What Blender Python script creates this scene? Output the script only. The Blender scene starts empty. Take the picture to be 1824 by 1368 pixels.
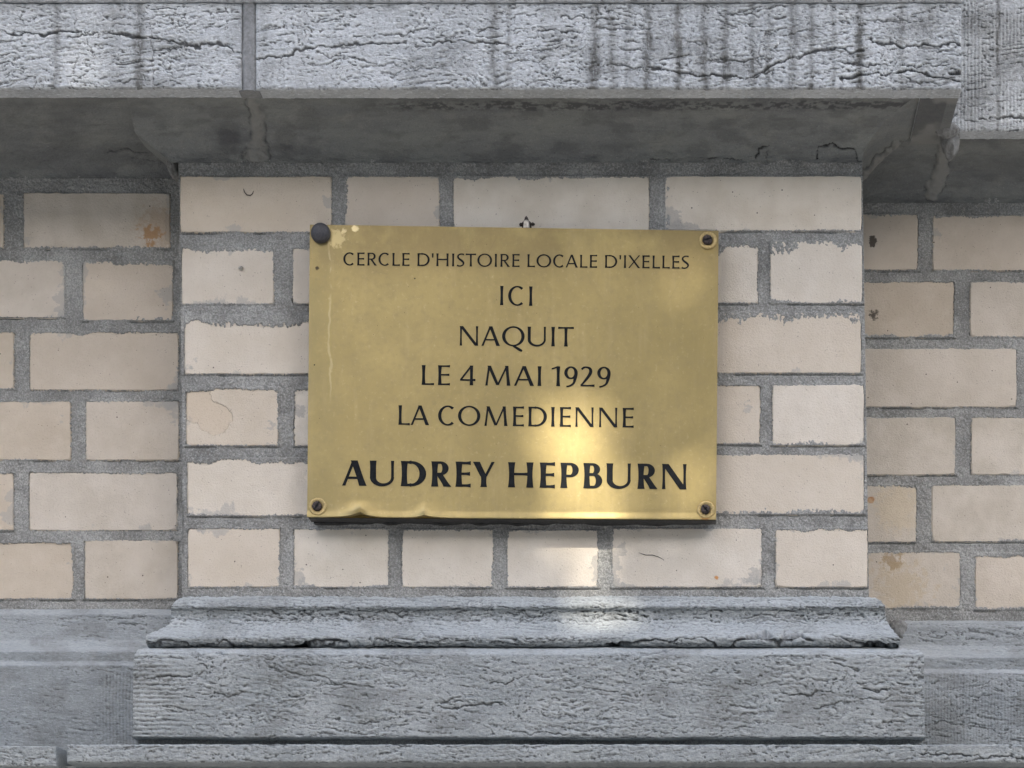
import bpy, math, random
import numpy as np
from mathutils import Vector

# ------------------------------------------------------------------ camera, sky, sun
S = 0.00063            # metres per photo pixel on the pilaster face
VX, VY = 1250.0, 1878.0
D = 2.4                # camera to pilaster face
CZ = 1.55              # eye height
scene = bpy.context.scene
cam = bpy.data.cameras.new('camera')
camo = bpy.data.objects.new('camera', cam)
scene.collection.objects.link(camo)
camo.location = (0, -D, CZ)
camo.rotation_euler = (math.radians(90), 0, 0)
cam.sensor_width = 36.0
cam.lens = 36.0 * D / (1824 * S)
cam.shift_x = (912 - VX) / 1824
cam.shift_y = (VY - 684) / 1824
cam.clip_start = 0.05
cam.clip_end = 500
scene.camera = camo

SUN = Vector((0.14, -0.74, 0.66)).normalized()      # towards the sun
elev = math.asin(SUN.z)
azim = math.atan2(SUN.x, SUN.y)
world = bpy.data.worlds.new('World')
scene.world = world
world.use_nodes = True
wn = world.node_tree
wn.nodes.clear()
sky = wn.nodes.new('ShaderNodeTexSky')
sky.sky_type = 'NISHITA'
sky.sun_disc = False
sky.sun_elevation = elev
sky.sun_rotation = azim
sky.air_density = 1.0
sky.dust_density = 4.0
sky.ozone_density = 0.15
bg = wn.nodes.new('ShaderNodeBackground')
bg.inputs['Strength'].default_value = 0.15
wo = wn.nodes.new('ShaderNodeOutputWorld')
wn.links.new(sky.outputs[0], bg.inputs[0])
wn.links.new(bg.outputs[0], wo.inputs[0])

sun = bpy.data.lights.new('sun', 'SUN')
sun.energy = 2.0
sun.angle = math.radians(0.53)
sun.color = (1.0, 0.90, 0.76)
suno = bpy.data.objects.new('sun', sun)
suno.rotation_euler = (-SUN).to_track_quat('-Z', 'Y').to_euler()
suno.location = (0, -6, 8)
scene.collection.objects.link(suno)

vs = scene.view_settings
vs.view_transform = 'Standard'
vs.look = 'None'
vs.exposure = 1.8
vs.gamma = 1.0
vs.use_curve_mapping = False

# ------------------------------------------------------------------ helpers
COL = scene.collection
rng = random.Random(11)


def Q(px, py, y):
    """photo position -> world point on the vertical plane at depth y"""
    k = (D + y) / D
    return ((px - VX) * S * k, y, (VY - py) * S * k + CZ)


def QX(px, py, y):
    k = (D + y) / D
    return np.stack([(px - VX) * S * k, y + 0 * px, (VY - py) * S * k + CZ], -1)


def screen(P):
    k = (D + P[..., 1]) / D
    return P[..., 0] / (S * k) + VX, VY - (P[..., 2] - CZ) / (S * k)


def hash2(i, j, seed):
    h = (i.astype(np.int64) * 374761393 + j.astype(np.int64) * 668265263 + seed * 2147483647) & 0xffffffff
    h = ((h ^ (h >> 13)) * 1274126177) & 0xffffffff
    h = h ^ (h >> 16)
    h = (h * 2246822519) & 0xffffffff
    h = h ^ (h >> 15)
    return (h & 0xffffff) / float(0xffffff)


def vnoise(x, y, seed=0):
    x, y = np.broadcast_arrays(np.asarray(x, float), np.asarray(y, float))
    xi, yi = np.floor(x), np.floor(y)
    fx, fy = x - xi, y - yi
    fx = fx * fx * fx * (fx * (fx * 6 - 15) + 10)
    fy = fy * fy * fy * (fy * (fy * 6 - 15) + 10)
    xi, yi = xi.astype(np.int64), yi.astype(np.int64)
    a, b = hash2(xi, yi, seed), hash2(xi + 1, yi, seed)
    c, d = hash2(xi, yi + 1, seed), hash2(xi + 1, yi + 1, seed)
    return (a * (1 - fx) + b * fx) * (1 - fy) + (c * (1 - fx) + d * fx) * fy


def fbm(x, y, seed=0, octv=4, gain=0.5):
    s, a, t, f = 0, 1, 0, 1
    for o in range(octv):
        s = s + a * vnoise(x * f + 17.3 * o, y * f + 9.1 * o, seed + o * 101)
        t += a
        a *= gain
        f *= 2.03
    return s / t


def smooth(a, b, x):
    t = np.clip((x - a) / (b - a), 0, 1)
    return t * t * (3 - 2 * t)


def empty(name, loc, label, cat):
    o = bpy.data.objects.new(name, None)
    o.location = loc
    o.empty_display_size = 0.05
    COL.objects.link(o)
    o['label'] = label
    o['category'] = cat
    return o


def link(name, me, mat, parent=None, smooth_=False):
    me.materials.append(mat)
    if smooth_:
        me.polygons.foreach_set('use_smooth', [True] * len(me.polygons))
    o = bpy.data.objects.new(name, me)
    COL.objects.link(o)
    if parent is not None:
        o.parent = parent
        o.matrix_parent_inverse = PINV.get(parent.name) or inv_chain(parent)
    return o


PINV = {}


def inv_chain(p):
    from mathutils import Matrix
    m = Matrix.Translation(p.location)
    q = p.parent
    if q is not None:      # parts carry no transform of their own beyond their parent's inverse
        m = Matrix.Identity(4) if p.type == 'MESH' else m
    if p.type == 'MESH':
        m = Matrix.Identity(4)
    i = m.inverted()
    PINV[p.name] = i
    return i


def raw_mesh(name, verts, faces, attrs=None):
    """verts (N,3) array, faces (M,4) array or list of lists"""
    me = bpy.data.meshes.new(name)
    if isinstance(faces, np.ndarray):
        n, m = len(verts), len(faces)
        me.vertices.add(n)
        me.vertices.foreach_set('co', np.asarray(verts, np.float32).ravel())
        me.loops.add(m * faces.shape[1])
        me.loops.foreach_set('vertex_index', faces.astype(np.int32).ravel())
        me.polygons.add(m)
        me.polygons.foreach_set('loop_start', np.arange(0, m * faces.shape[1], faces.shape[1], dtype=np.int32))
        me.polygons.foreach_set('loop_total', np.full(m, faces.shape[1], np.int32))
        me.update(calc_edges=True)
        me.validate()
    else:
        me.from_pydata([tuple(v) for v in verts], [], faces)
        me.update()
    for k, a in (attrs or {}).items():
        if len(a) == len(me.vertices):
            t = me.attributes.new(k, 'FLOAT', 'POINT')
            t.data.foreach_set('value', np.asarray(a, np.float32).ravel())
    return me


def grid_mesh(name, P, attrs=None, mask=None, back=None, flip=False):
    """P (n,m,3): rows from top to bottom, columns from left to right, seen from the street.
    back: depth y to which the border is carried to close the block."""
    n, m, _ = P.shape
    idx = np.arange(n * m).reshape(n, m)
    a, b, c, d = idx[:-1, :-1], idx[1:, :-1], idx[1:, 1:], idx[:-1, 1:]
    F = np.stack([a, b, c, d], -1).reshape(-1, 4)
    if mask is not None:
        mk = (mask[:-1, :-1] | mask[1:, :-1] | mask[1:, 1:] | mask[:-1, 1:]).ravel()
        F = F[mk]
    if flip:
        F = F[:, ::-1]
    V = P.reshape(-1, 3)
    at = {k: np.asarray(v).reshape(-1) for k, v in (attrs or {}).items()}
    if back is not None:
        ring = np.concatenate([idx[0, :], idx[1:, -1], idx[-1, -2::-1], idx[-2:0:-1, 0]])
        Vb = V[ring].copy()
        Vb[:, 1] = back
        k = len(ring)
        b0 = len(V)
        base = b0 + k
        nx = np.roll(np.arange(k), -1)
        G = np.stack([b0 + np.arange(k), b0 + nx, base + nx, base + np.arange(k)], -1)
        V = np.concatenate([V, V[ring], Vb])
        # back closed by one quad over the four corners
        c0, c1, c2, c3 = base, base + m - 1, base + m - 1 + n - 1, base + 2 * (m - 1) + n - 1
        F = np.concatenate([F, G, np.array([[c0, c1, c2, c3]])])
        at = {q: np.concatenate([v, 0 * v[ring], 0 * v[ring]]) for q, v in at.items()}
    if mask is not None:
        used = np.zeros(len(V), bool)
        used[F.ravel()] = True
        remap = np.cumsum(used) - 1
        V = V[used]
        F = remap[F]
        at = {q: v[used] for q, v in at.items()}
    return raw_mesh(name, V, F, at)


def box_mesh(name, x0, x1, y0, y1, z0, z1):
    v = [(x, y, z) for x in (x0, x1) for y in (y0, y1) for z in (z0, z1)]
    f = [(0, 1, 3, 2), (4, 6, 7, 5), (0, 4, 5, 1), (2, 3, 7, 6), (0, 2, 6, 4), (1, 5, 7, 3)]
    return raw_mesh(name, v, f)


# ------------------------------------------------------------------ materials
class NG:
    def __init__(self, name):
        self.m = bpy.data.materials.new(name)
        self.m.use_nodes = True
        self.t = self.m.node_tree
        self.t.nodes.clear()
        self.out = self.t.nodes.new('ShaderNodeOutputMaterial')
        self.b = self.t.nodes.new('ShaderNodeBsdfPrincipled')
        self.t.links.new(self.b.outputs[0], self.out.inputs[0])
        g = self.t.nodes.new('ShaderNodeNewGeometry')
        self.pos = g.outputs['Position']

    def set(self, sock, v):
        if hasattr(v, 'node'):
            self.t.links.new(v, sock)
        else:
            sock.default_value = v

    def math(self, op, a, b=0.0, c=0.0, clamp=False):
        n = self.t.nodes.new('ShaderNodeMath')
        n.operation = op
        n.use_clamp = clamp
        for s, v in zip(n.inputs, (a, b, c)):
            self.set(s, v)
        return n.outputs[0]

    def scale(self, v, s):
        n = self.t.nodes.new('ShaderNodeVectorMath')
        n.operation = 'MULTIPLY'
        self.set(n.inputs[0], v)
        n.inputs[1].default_value = s
        return n.outputs[0]

    def noise(self, sc, detail=4, rough=0.55, vec=None, dist=0.0):
        n = self.t.nodes.new('ShaderNodeTexNoise')
        n.inputs['Scale'].default_value = sc
        n.inputs['Detail'].default_value = detail
        n.inputs['Roughness'].default_value = rough
        n.inputs['Distortion'].default_value = dist
        self.set(n.inputs['Vector'], vec if vec is not None else self.pos)
        return n.outputs['Fac']

    def voronoi(self, sc, vec=None):
        n = self.t.nodes.new('ShaderNodeTexVoronoi')
        n.inputs['Scale'].default_value = sc
        self.set(n.inputs['Vector'], vec if vec is not None else self.pos)
        return n.outputs['Distance']

    def attr(self, name, comp=None):
        n = self.t.nodes.new('ShaderNodeAttribute')
        n.attribute_name = name
        return n.outputs['Fac'] if comp is None else n.outputs[comp]

    def ramp(self, f, a, b, lo=0.0, hi=1.0):
        n = self.t.nodes.new('ShaderNodeMapRange')
        n.interpolation_type = 'SMOOTHSTEP'
        for s, v in zip(n.inputs, (f, a, b, lo, hi)):
            self.set(s, v)
        return n.outputs[0]

    def mix(self, f, a, b, mode='MIX'):
        n = self.t.nodes.new('ShaderNodeMix')
        n.data_type = 'RGBA'
        n.blend_type = mode
        self.set(n.inputs[0], f)
        self.set(n.inputs[6], a if hasattr(a, 'node') else (*a, 1))
        self.set(n.inputs[7], b if hasattr(b, 'node') else (*b, 1))
        return n.outputs[2]

    def bump(self, h, dist, strength=1.0, prev=None):
        n = self.t.nodes.new('ShaderNodeBump')
        n.inputs['Distance'].default_value = dist
        n.inputs['Strength'].default_value = strength
        self.set(n.inputs['Height'], h)
        if prev is not None:
            self.set(n.inputs['Normal'], prev)
        return n.outputs[0]

    def blob(self, p, r, amp=0.6, nsc=120, soft=0.5):
        n = self.t.nodes.new('ShaderNodeVectorMath')
        n.operation = 'DISTANCE'
        self.set(n.inputs[0], self.pos)
        n.inputs[1].default_value = p
        d = self.math('DIVIDE', n.outputs['Value'], r)
        nn = self.noise(nsc, 4, 0.6)
        d = self.math('ADD', d, self.math('MULTIPLY', self.math('SUBTRACT', nn, 0.5), amp * 4))
        return self.ramp(d, 1.0, 1.0 - soft)

    def finish(self, color, rough, normal=None, metal=0.0, spec=0.3):
        self.set(self.b.inputs['Base Color'], color if hasattr(color, 'node') else (*color, 1))
        self.set(self.b.inputs['Roughness'], rough)
        self.set(self.b.inputs['Metallic'], metal)
        self.set(self.b.inputs['Specular IOR Level'], spec)
        if normal is not None:
            self.set(self.b.inputs['Normal'], normal)
        return self.m


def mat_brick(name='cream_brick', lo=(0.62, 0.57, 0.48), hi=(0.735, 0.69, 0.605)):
    g = NG(name)
    oi = g.t.nodes.new('ShaderNodeObjectInfo')
    r = oi.outputs['Random']
    big = g.noise(18, 3, 0.6)
    med = g.noise(70, 4, 0.6)
    c = g.mix(g.ramp(big, 0.3, 0.7), lo, hi)
    c = g.mix(g.ramp(r, 0, 1), c, g.mix(0.5, c, (0.50, 0.41, 0.30)))
    r2 = g.math('FRACT', g.math('MULTIPLY', r, 17.31))
    c = g.mix(g.math('MULTIPLY', r2, 0.30), c, (0.66, 0.61, 0.55))
    c = g.mix(g.ramp(med, 0.45, 0.8, 0, 0.28), c, (0.66, 0.60, 0.52))
    # grey cement film washed in from the edges
    fw = g.noise(16, 5, 0.62)
    for comp, stretch in (('edge_l', (60, 60, 260)), ('edge_r', (60, 60, 260)), ('edge_t', (260, 60, 50)), ('edge_b', (260, 60, 50))):
        d = g.attr(comp)
        nn = g.noise(1.0, 4, 0.65, g.scale(g.pos, stretch))
        ext = g.math('MULTIPLY', g.math('MULTIPLY', g.ramp(fw, 0.53, 0.70), nn), 0.050 if comp in ('edge_l', 'edge_r') else 0.030)
        f = g.ramp(g.math('SUBTRACT', ext, d), -0.001, 0.0035, 0, 0.55)
        c = g.mix(f, c, (0.37, 0.365, 0.35))
    # pores and specks
    sp = g.voronoi(260)
    sel = g.noise(90, 2, 0.5)
    f = g.math('MULTIPLY', g.ramp(sp, 0.16, 0.08), g.ramp(sel, 0.50, 0.60))
    c = g.mix(g.math('MULTIPLY', f, 0.75), c, (0.13, 0.10, 0.08))
    sp2 = g.voronoi(70)
    f = g.math('MULTIPLY', g.ramp(sp2, 0.07, 0.045), g.ramp(g.noise(30, 1), 0.52, 0.56))
    c = g.mix(g.math('MULTIPLY', f, 0.9), c, (0.06, 0.045, 0.04))
    fine = g.noise(900, 2, 0.6)
    c = g.mix(g.ramp(fine, 0.62, 0.78, 0, 0.35), c, (0.30, 0.26, 0.22))
    # rust bloom, flaked patch, brown runs: marks of their own
    for px, py, y, rad, colr, k, am in ((268, 420, .055, .013, (0.42, 0.20, 0.05), .75, .9), (285, 405, .055, .032, (0.40, 0.27, 0.16), .4, .5),
                                    (1600, 1050, .11, .040, (0.50, 0.38, 0.20), .33, .8), (1588, 1000, .11, .012, (0.30, 0.20, 0.09), .6, .7),
                                    (1552, 890, .11, .005, (0.35, 0.14, 0.03), .9, .4), (1598, 905, .11, .035, (0.62, 0.52, 0.36), .5, .5),
                                    (1554, 430, .11, .006, (0.06, 0.05, 0.04), .9, .9), (1556, 560, .11, .006, (0.06, 0.05, 0.04), .9, .9),
                                    (1276, 1030, 0, .003, (0.5, 0.22, 0.05), .9, .5)):
        c = g.mix(g.math('MULTIPLY', g.blob(Q(px, py, y), rad, am, 160), k), c, colr)
    fl = g.math('MAXIMUM', g.blob(Q(345, 715, 0), 0.022, 0.25, 60, 0.06), g.blob(Q(382, 745, 0), 0.019, 0.25, 60, 0.06))
    rim = g.math('MULTIPLY', fl, g.math('SUBTRACT', 1.0, fl))
    c = g.mix(g.math('MULTIPLY', fl, 0.45), c, (0.58, 0.48, 0.36))
    c = g.mix(g.math('MULTIPLY', rim, 1.6, clamp=True), c, (0.25, 0.20, 0.15))
    n = g.bump(g.noise(520, 4, 0.7), 0.0011, 0.85)
    n = g.bump(g.noise(60, 3, 0.6), 0.0016, 0.5, n)
    n = g.bump(g.math('SUBTRACT', 1.0, fl), 0.0008, 1.0, n)
    return g.finish(c, g.ramp(med, 0.3, 0.7, 0.62, 0.8), n, spec=0.25)


def mat_mortar():
    g = NG('sandy_mortar')
    a = g.noise(17, 5, 0.65)
    b = g.noise(560, 3, 0.7)
    c = g.mix(g.ramp(a, 0.3, 0.7), (0.25, 0.255, 0.245), (0.44, 0.45, 0.435))
    c = g.mix(g.ramp(b, 0.38, 0.60, 0.42, 0.0), c, (0.08, 0.08, 0.08))
    c = g.mix(g.ramp(b, 0.54, 0.68, 0, 0.45), c, (0.54, 0.55, 0.54))
    gr = g.voronoi(900)
    c = g.mix(g.math('MULTIPLY', g.ramp(gr, 0.25, 0.10), g.ramp(g.noise(250, 2), .5, .6)), c, (0.05, 0.05, 0.055))
    n = g.bump(b, 0.0012, 1.0)
    n = g.bump(g.noise(260, 3, 0.6), 0.0015, 0.7, n)
    return g.finish(c, 0.9, n, spec=0.15)


def mat_stone(name, lo, hi, soot=0.0, bumpk=1.0, dark=(0.045, 0.048, 0.052)):
    g = NG(name)
    a = g.noise(1.0, 5, 0.6, g.scale(g.pos, (14, 14, 26)))
    lam = g.noise(1.0, 6, 0.72, g.scale(g.pos, (190, 300, 640)), 0.5)
    fine = g.noise(800, 3, 0.7)
    c = g.mix(g.ramp(a, 0.3, 0.72), lo, hi)
    c = g.mix(g.ramp(lam, 0.46, 0.34, 0, 0.5), c, tuple(v * 0.42 for v in lo))
    c = g.mix(g.ramp(lam, 0.52, 0.66, 0, 0.55), c, tuple(min(1, v * 1.45) for v in hi))
    c = g.mix(g.ramp(fine, 0.36, 0.24, 0, 0.6), c, (0.06, 0.06, 0.07))
    c = g.mix(g.ramp(fine, 0.60, 0.74, 0, 0.4), c, tuple(min(1, v * 1.5) for v in hi))
    # dirt that sits in pits and cracks, rain runs, cement smears (carried by the mesh)
    c = g.mix(g.math('MULTIPLY', g.attr('pit'), 0.72, clamp=True), c, (0.04, 0.04, 0.042))
    c = g.mix(g.math('MULTIPLY', g.attr('crest'), 0.5, clamp=True), c, tuple(min(1, v * 1.5) for v in hi))  # pale relief crests; on base mouldings also painted skylight on upward facets
    st = g.math('MULTIPLY', g.attr('stain'), g.ramp(g.noise(1.0, 5, .7, g.scale(g.pos, (260, 50, 120))), 0.22, 0.56), clamp=True)
    c = g.mix(g.math('MULTIPLY', st, 0.88), c, (0.11, 0.11, 0.10))
    c = g.mix(g.math('MULTIPLY', g.attr('cement'), 0.9), c, g.mix(g.ramp(fine, .45, .6), (0.135, 0.14, 0.135), (0.175, 0.18, 0.172)))
    pk = g.ramp(g.noise(14, 4, .6), 0.64, 0.76, 0, 0.22)
    c = g.mix(pk, c, (0.30, 0.25, 0.17))
    n = g.bump(lam, 0.0015 * bumpk, 0.8)
    n = g.bump(fine, 0.0013 * bumpk, 0.9, n)
    return g.finish(c, g.ramp(a, .3, .7, 0.72, 0.88), n, spec=0.25)


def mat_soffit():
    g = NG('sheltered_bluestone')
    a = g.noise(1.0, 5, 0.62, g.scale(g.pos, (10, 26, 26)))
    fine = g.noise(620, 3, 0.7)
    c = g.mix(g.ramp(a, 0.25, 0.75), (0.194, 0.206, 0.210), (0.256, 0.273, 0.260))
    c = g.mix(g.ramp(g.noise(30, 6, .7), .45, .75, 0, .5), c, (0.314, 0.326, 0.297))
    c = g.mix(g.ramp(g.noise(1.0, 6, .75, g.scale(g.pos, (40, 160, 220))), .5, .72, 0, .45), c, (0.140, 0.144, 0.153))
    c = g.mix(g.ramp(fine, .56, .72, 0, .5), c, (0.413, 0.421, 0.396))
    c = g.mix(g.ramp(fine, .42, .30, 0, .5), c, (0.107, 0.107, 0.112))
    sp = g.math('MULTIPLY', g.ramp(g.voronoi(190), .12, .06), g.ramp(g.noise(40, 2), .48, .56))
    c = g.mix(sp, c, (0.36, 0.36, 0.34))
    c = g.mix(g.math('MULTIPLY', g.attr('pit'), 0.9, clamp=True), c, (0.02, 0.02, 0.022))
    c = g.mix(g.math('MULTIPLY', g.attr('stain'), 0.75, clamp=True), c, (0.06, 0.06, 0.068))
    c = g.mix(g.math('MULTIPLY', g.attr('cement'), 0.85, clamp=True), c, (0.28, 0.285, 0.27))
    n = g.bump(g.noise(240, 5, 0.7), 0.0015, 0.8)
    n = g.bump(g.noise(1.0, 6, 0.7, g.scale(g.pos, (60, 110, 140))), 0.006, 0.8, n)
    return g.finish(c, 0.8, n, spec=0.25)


def mat_brass():
    g = NG('tarnished_brass')
    big = g.noise(9, 5, 0.6, dist=0.4)
    med = g.noise(45, 5, 0.65)
    fine = g.noise(500, 3, 0.7)
    streak = g.noise(1.0, 4, 0.6, g.scale(g.pos, (90, 90, 12)))
    c = g.mix(g.ramp(big, 0.32, 0.68), (0.335, 0.272, 0.122), (0.415, 0.335, 0.150))
    c = g.mix(g.ramp(med, 0.45, 0.75, 0, 0.36), c, (0.34, 0.28, 0.145))
    c = g.mix(g.ramp(g.noise(150, 5, .7), 0.45, 0.70, 0, 0.42), c, (0.30, 0.25, 0.13))
    c = g.mix(g.ramp(g.noise(210, 4, .7), 0.55, 0.75, 0, 0.35), c, (0.60, 0.49, 0.27))
    for k, ang in ((1, .35), (2, -.5), (3, 1.3)):
        vr = g.t.nodes.new('ShaderNodeVectorRotate')
        vr.rotation_type = 'Y_AXIS'
        vr.inputs['Angle'].default_value = ang
        g.set(vr.inputs['Vector'], g.pos)
        sc_ = g.noise(1.0, 2, .5, g.scale(vr.outputs[0], (1500, 10, 16)))
        c = g.mix(g.math('MULTIPLY', g.ramp(sc_, .66, .74, 0, .45), g.ramp(g.noise(13 + k, 2), .5, .62)), c, (0.27, 0.22, 0.11))
    c = g.mix(g.ramp(streak, 0.5, 0.75, 0, 0.15), c, (0.58, 0.47, 0.26))
    c = g.mix(g.ramp(fine, 0.58, 0.72, 0, 0.35), c, (0.36, 0.29, 0.13))
    # brown green tarnish along the top and the left rim, pale run below the cap
    sep = g.t.nodes.new('ShaderNodeSeparateXYZ')
    g.t.links.new(g.pos, sep.inputs[0])
    ztop = Q(0, 405, -.028)[2]
    xl = Q(550, 0, -.028)[0]
    dz = g.math('SUBTRACT', ztop, sep.outputs['Z'])
    dx = g.math('SUBTRACT', sep.outputs['X'], xl)
    tarn = g.math('MULTIPLY', g.ramp(dz, 0.085, 0.0), g.ramp(g.noise(16, 4, .6), 0.38, 0.62))
    c = g.mix(g.math('MULTIPLY', tarn, 0.6), c, (0.21, 0.165, 0.085))
    tarn2 = g.math('MULTIPLY', g.ramp(dx, 0.05, 0.0), g.ramp(g.noise(14, 4, .6), 0.35, 0.6))
    c = g.mix(g.math('MULTIPLY', tarn2, 0.5), c, (0.26, 0.225, 0.115))
    wob = g.math('MULTIPLY', g.math('SUBTRACT', g.noise(30, 3), 0.5), 0.012)
    run = g.ramp(g.math('ABSOLUTE', g.math('ADD', g.math('SUBTRACT', dx, 0.0235), wob)), 0.0016, 0.0004)
    run = g.math('MULTIPLY', run, g.ramp(g.noise(40, 3), .42, .55))
    run = g.math('MULTIPLY', run, g.ramp(dz, 0.20, 0.17))
    c = g.mix(g.math('MULTIPLY', run, 0.26), c, (0.74, 0.64, 0.40))
    for px, py, r, colr, k in ((632, 407, .0045, (.80, .69, .40), .8), (612, 412, .004, (.80, .69, .40), .6), (565, 478, .003, (.05, .04, .03), .9),
                               (739, 496, .0012, (.05, .04, .03), .9), (1257, 922, .006, (.30, .14, .04), .7), (1257, 905, .011, (.45, .28, .08), .45),
                               (567, 905, .008, (.35, .22, .08), .5), (600, 425, .012, (.78, .66, .36), .4), (560, 650, .0008, (.02, .02, .02), 1), (1262, 440, .010, (.34, .26, .10), .4)):
        c = g.mix(g.math('MULTIPLY', g.blob(Q(px, py, -.028), r, .45, 260), k), c, colr)
    pits = g.math('MULTIPLY', g.ramp(g.voronoi(120), .06, .03), g.ramp(g.noise(25, 2), .52, .6))
    c = g.mix(pits, c, (0.12, 0.09, 0.04))
    n = g.bump(fine, 0.00012, 0.6)
    n = g.bump(g.noise(10, 2, 0.5), 0.001, 0.25, n)
    ro = g.ramp(g.math('ADD', g.math('MULTIPLY', med, 0.6), g.math('MULTIPLY', big, 0.4)), 0.3, 0.7, 0.42, 0.56)
    return g.finish(c, ro, n, metal=0.78, spec=0.4)


def mat_simple(name, col, rough, metal=0.0, bump=0.0, nsc=200, var=0.25, spec=0.4):
    g = NG(name)
    nn = g.noise(nsc, 4, 0.65)
    c = g.mix(g.ramp(nn, 0.3, 0.7), tuple(v * (1 - var) for v in col), tuple(min(1, v * (1 + var)) for v in col))
    n = g.bump(nn, bump, 1.0) if bump else None
    return g.finish(c, rough, n, metal=metal, spec=spec)


M_BRICK, M_MORTAR = mat_brick(), mat_mortar()  # pilaster brick tones raised: its stronger skylight is put into the colour
M_BRICK_SHADE = mat_brick('shaded_cream_brick', (0.47, 0.425, 0.35), (0.61, 0.56, 0.485))  # the same cream brick darkened: shade on set-back walls put into the colour
M_SLAB = mat_stone('weathered_pale_bluestone', (0.45, 0.48, 0.50), (0.63, 0.665, 0.69))
M_STONE = mat_stone('grey_bluestone', (0.275, 0.305, 0.315), (0.385, 0.415, 0.425))
M_SMOOTH = mat_stone('tooled_bluestone', (0.225, 0.25, 0.262), (0.32, 0.348, 0.362), bumpk=0.75)
M_SOFFIT = mat_soffit()
M_BRASS = mat_brass()
M_INK = mat_simple('black_enamel', (0.010, 0.012, 0.014), 0.6, var=0.3, spec=0.12)
M_BOARD = mat_simple('black_painted_board', (0.028, 0.029, 0.030), 0.6, bump=0.0004, nsc=160, var=0.5)
M_CAP = mat_simple('dark_plastic', (0.055, 0.056, 0.064), 0.5, bump=0.0001, nsc=500, var=0.2)
M_SCREW = mat_simple('rusty_steel', (0.060, 0.048, 0.045), 0.6, metal=0.4, bump=0.0006, nsc=700, var=0.7)
M_WASHER = mat_simple('dull_brass', (0.47, 0.37, 0.18), 0.58, metal=0.75, bump=0.0003, nsc=400, var=0.2)
M_STEEL = mat_simple('worn_steel', (0.42, 0.41, 0.38), 0.35, metal=0.9, bump=0.0003, nsc=300, var=0.3)
M_LEAF = mat_simple('tree_leaf', (0.045, 0.085, 0.025), 0.6, nsc=3, var=0.3)
M_BARK = mat_simple('tree_bark', (0.09, 0.075, 0.06), 0.9, bump=0.01, nsc=20, var=0.3)
M_PAVE = mat_simple('grey_paving', (0.20, 0.195, 0.185), 0.85, bump=0.003, nsc=12, var=0.2)

# ------------------------------------------------------------------ setting: the pavement
pv = raw_mesh('pavement', [(-60, -90, 0), (60, -90, 0), (60, 0.2, 0), (-60, 0.2, 0)], [(0, 1, 2, 3)])
o = link('pavement', pv, M_PAVE)
o['kind'] = 'structure'

TERR_ADDED = raw_mesh('added_terrace', *(lambda v: ([(x, y, z) for x in v[0] for y in v[1] for z in v[2]], [(0, 1, 3, 2), (4, 6, 7, 5), (0, 4, 5, 1), (2, 3, 7, 6), (0, 2, 6, 4), (1, 5, 7, 3)]))(((-35, 35), (-24, -14), (0, 8.5))))
o = link('added_terrace', TERR_ADDED, mat_simple('added_terrace_render', (0.42, 0.37, 0.31), 0.9, bump=0.01, nsc=5, var=0.2))  # unseen block across the street, added to hold back low sky light
o['kind'] = 'structure'

# ------------------------------------------------------------------ cracks and stains, in photo positions
CR_SLAB = [  # (points, width px, depth m)
    ([(-20, 52), (60, 62), (130, 55), (180, 58), (215, 62), (260, 68), (310, 75), (345, 84), (375, 75), (400, 82), (428, 92)], 3.2, .0050),
    ([(120, 66), (170, 58), (225, 60), (275, 70)], 2.2, .003),
    ([(200, 35), (270, 30), (330, 28)], 1.6, .002),
    ([(268, 40), (270, 90), (272, 150)], 1.4, .002),
    ([(130, 20), (140, 60), (138, 90), (130, 120)], 1.2, .0015),
    ([(458, 105), (510, 100), (545, 84), (590, 86), (640, 80), (670, 74), (720, 74)], 3.0, .004),
    ([(770, 82), (820, 72), (860, 76), (905, 80)], 2.6, .0035),
    ([(210, 142), (268, 142)], 1.8, .0025),
    ([(280, 100), (310, 88), (330, 84)], 2.0, .003),
    ([(1160, 120), (1215, 130), (1260, 132), (1320, 140), (1360, 128), (1400, 105), (1450, 92), (1500, 86), (1540, 94)], 3.4, .0050),
    ([(1260, 132), (1335, 140), (1380, 126)], 2.6, .003),
    ([(1550, 70), (1580, 78), (1610, 84), (1640, 80), (1714, 78)], 3.0, .0045),
    ([(1500, 110), (1560, 116), (1620, 118), (1660, 114), (1714, 124)], 2.4, .004),
    ([(1500, 140), (1540, 134), (1600, 130), (1630, 124), (1660, 134), (1712, 142)], 4.0, .007),
    ([(1690, 130), (1716, 126)], 7.0, .010),
    ([(1050, 120), (1090, 114), (1130, 122), (1170, 124)], 2.0, .0025),
    ([(1280, 105), (1340, 106), (1400, 108)], 1.8, .0025),
    ([(900, 105), (960, 108), (980, 100)], 1.4, .002),
    ([(640, 118), (700, 112), (760, 120)], 1.6, .002),
    ([(985, 136), (1003, 137)], 5.0, .004),
]
CR_RSLAB = [([(1745, 214), (1790, 210), (1850, 212)], 2.4, .004), ([(1716, 214), (1740, 218)], 1.8, .002), ([(1800, 110), (1850, 114)], 1.6, .002)]
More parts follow.
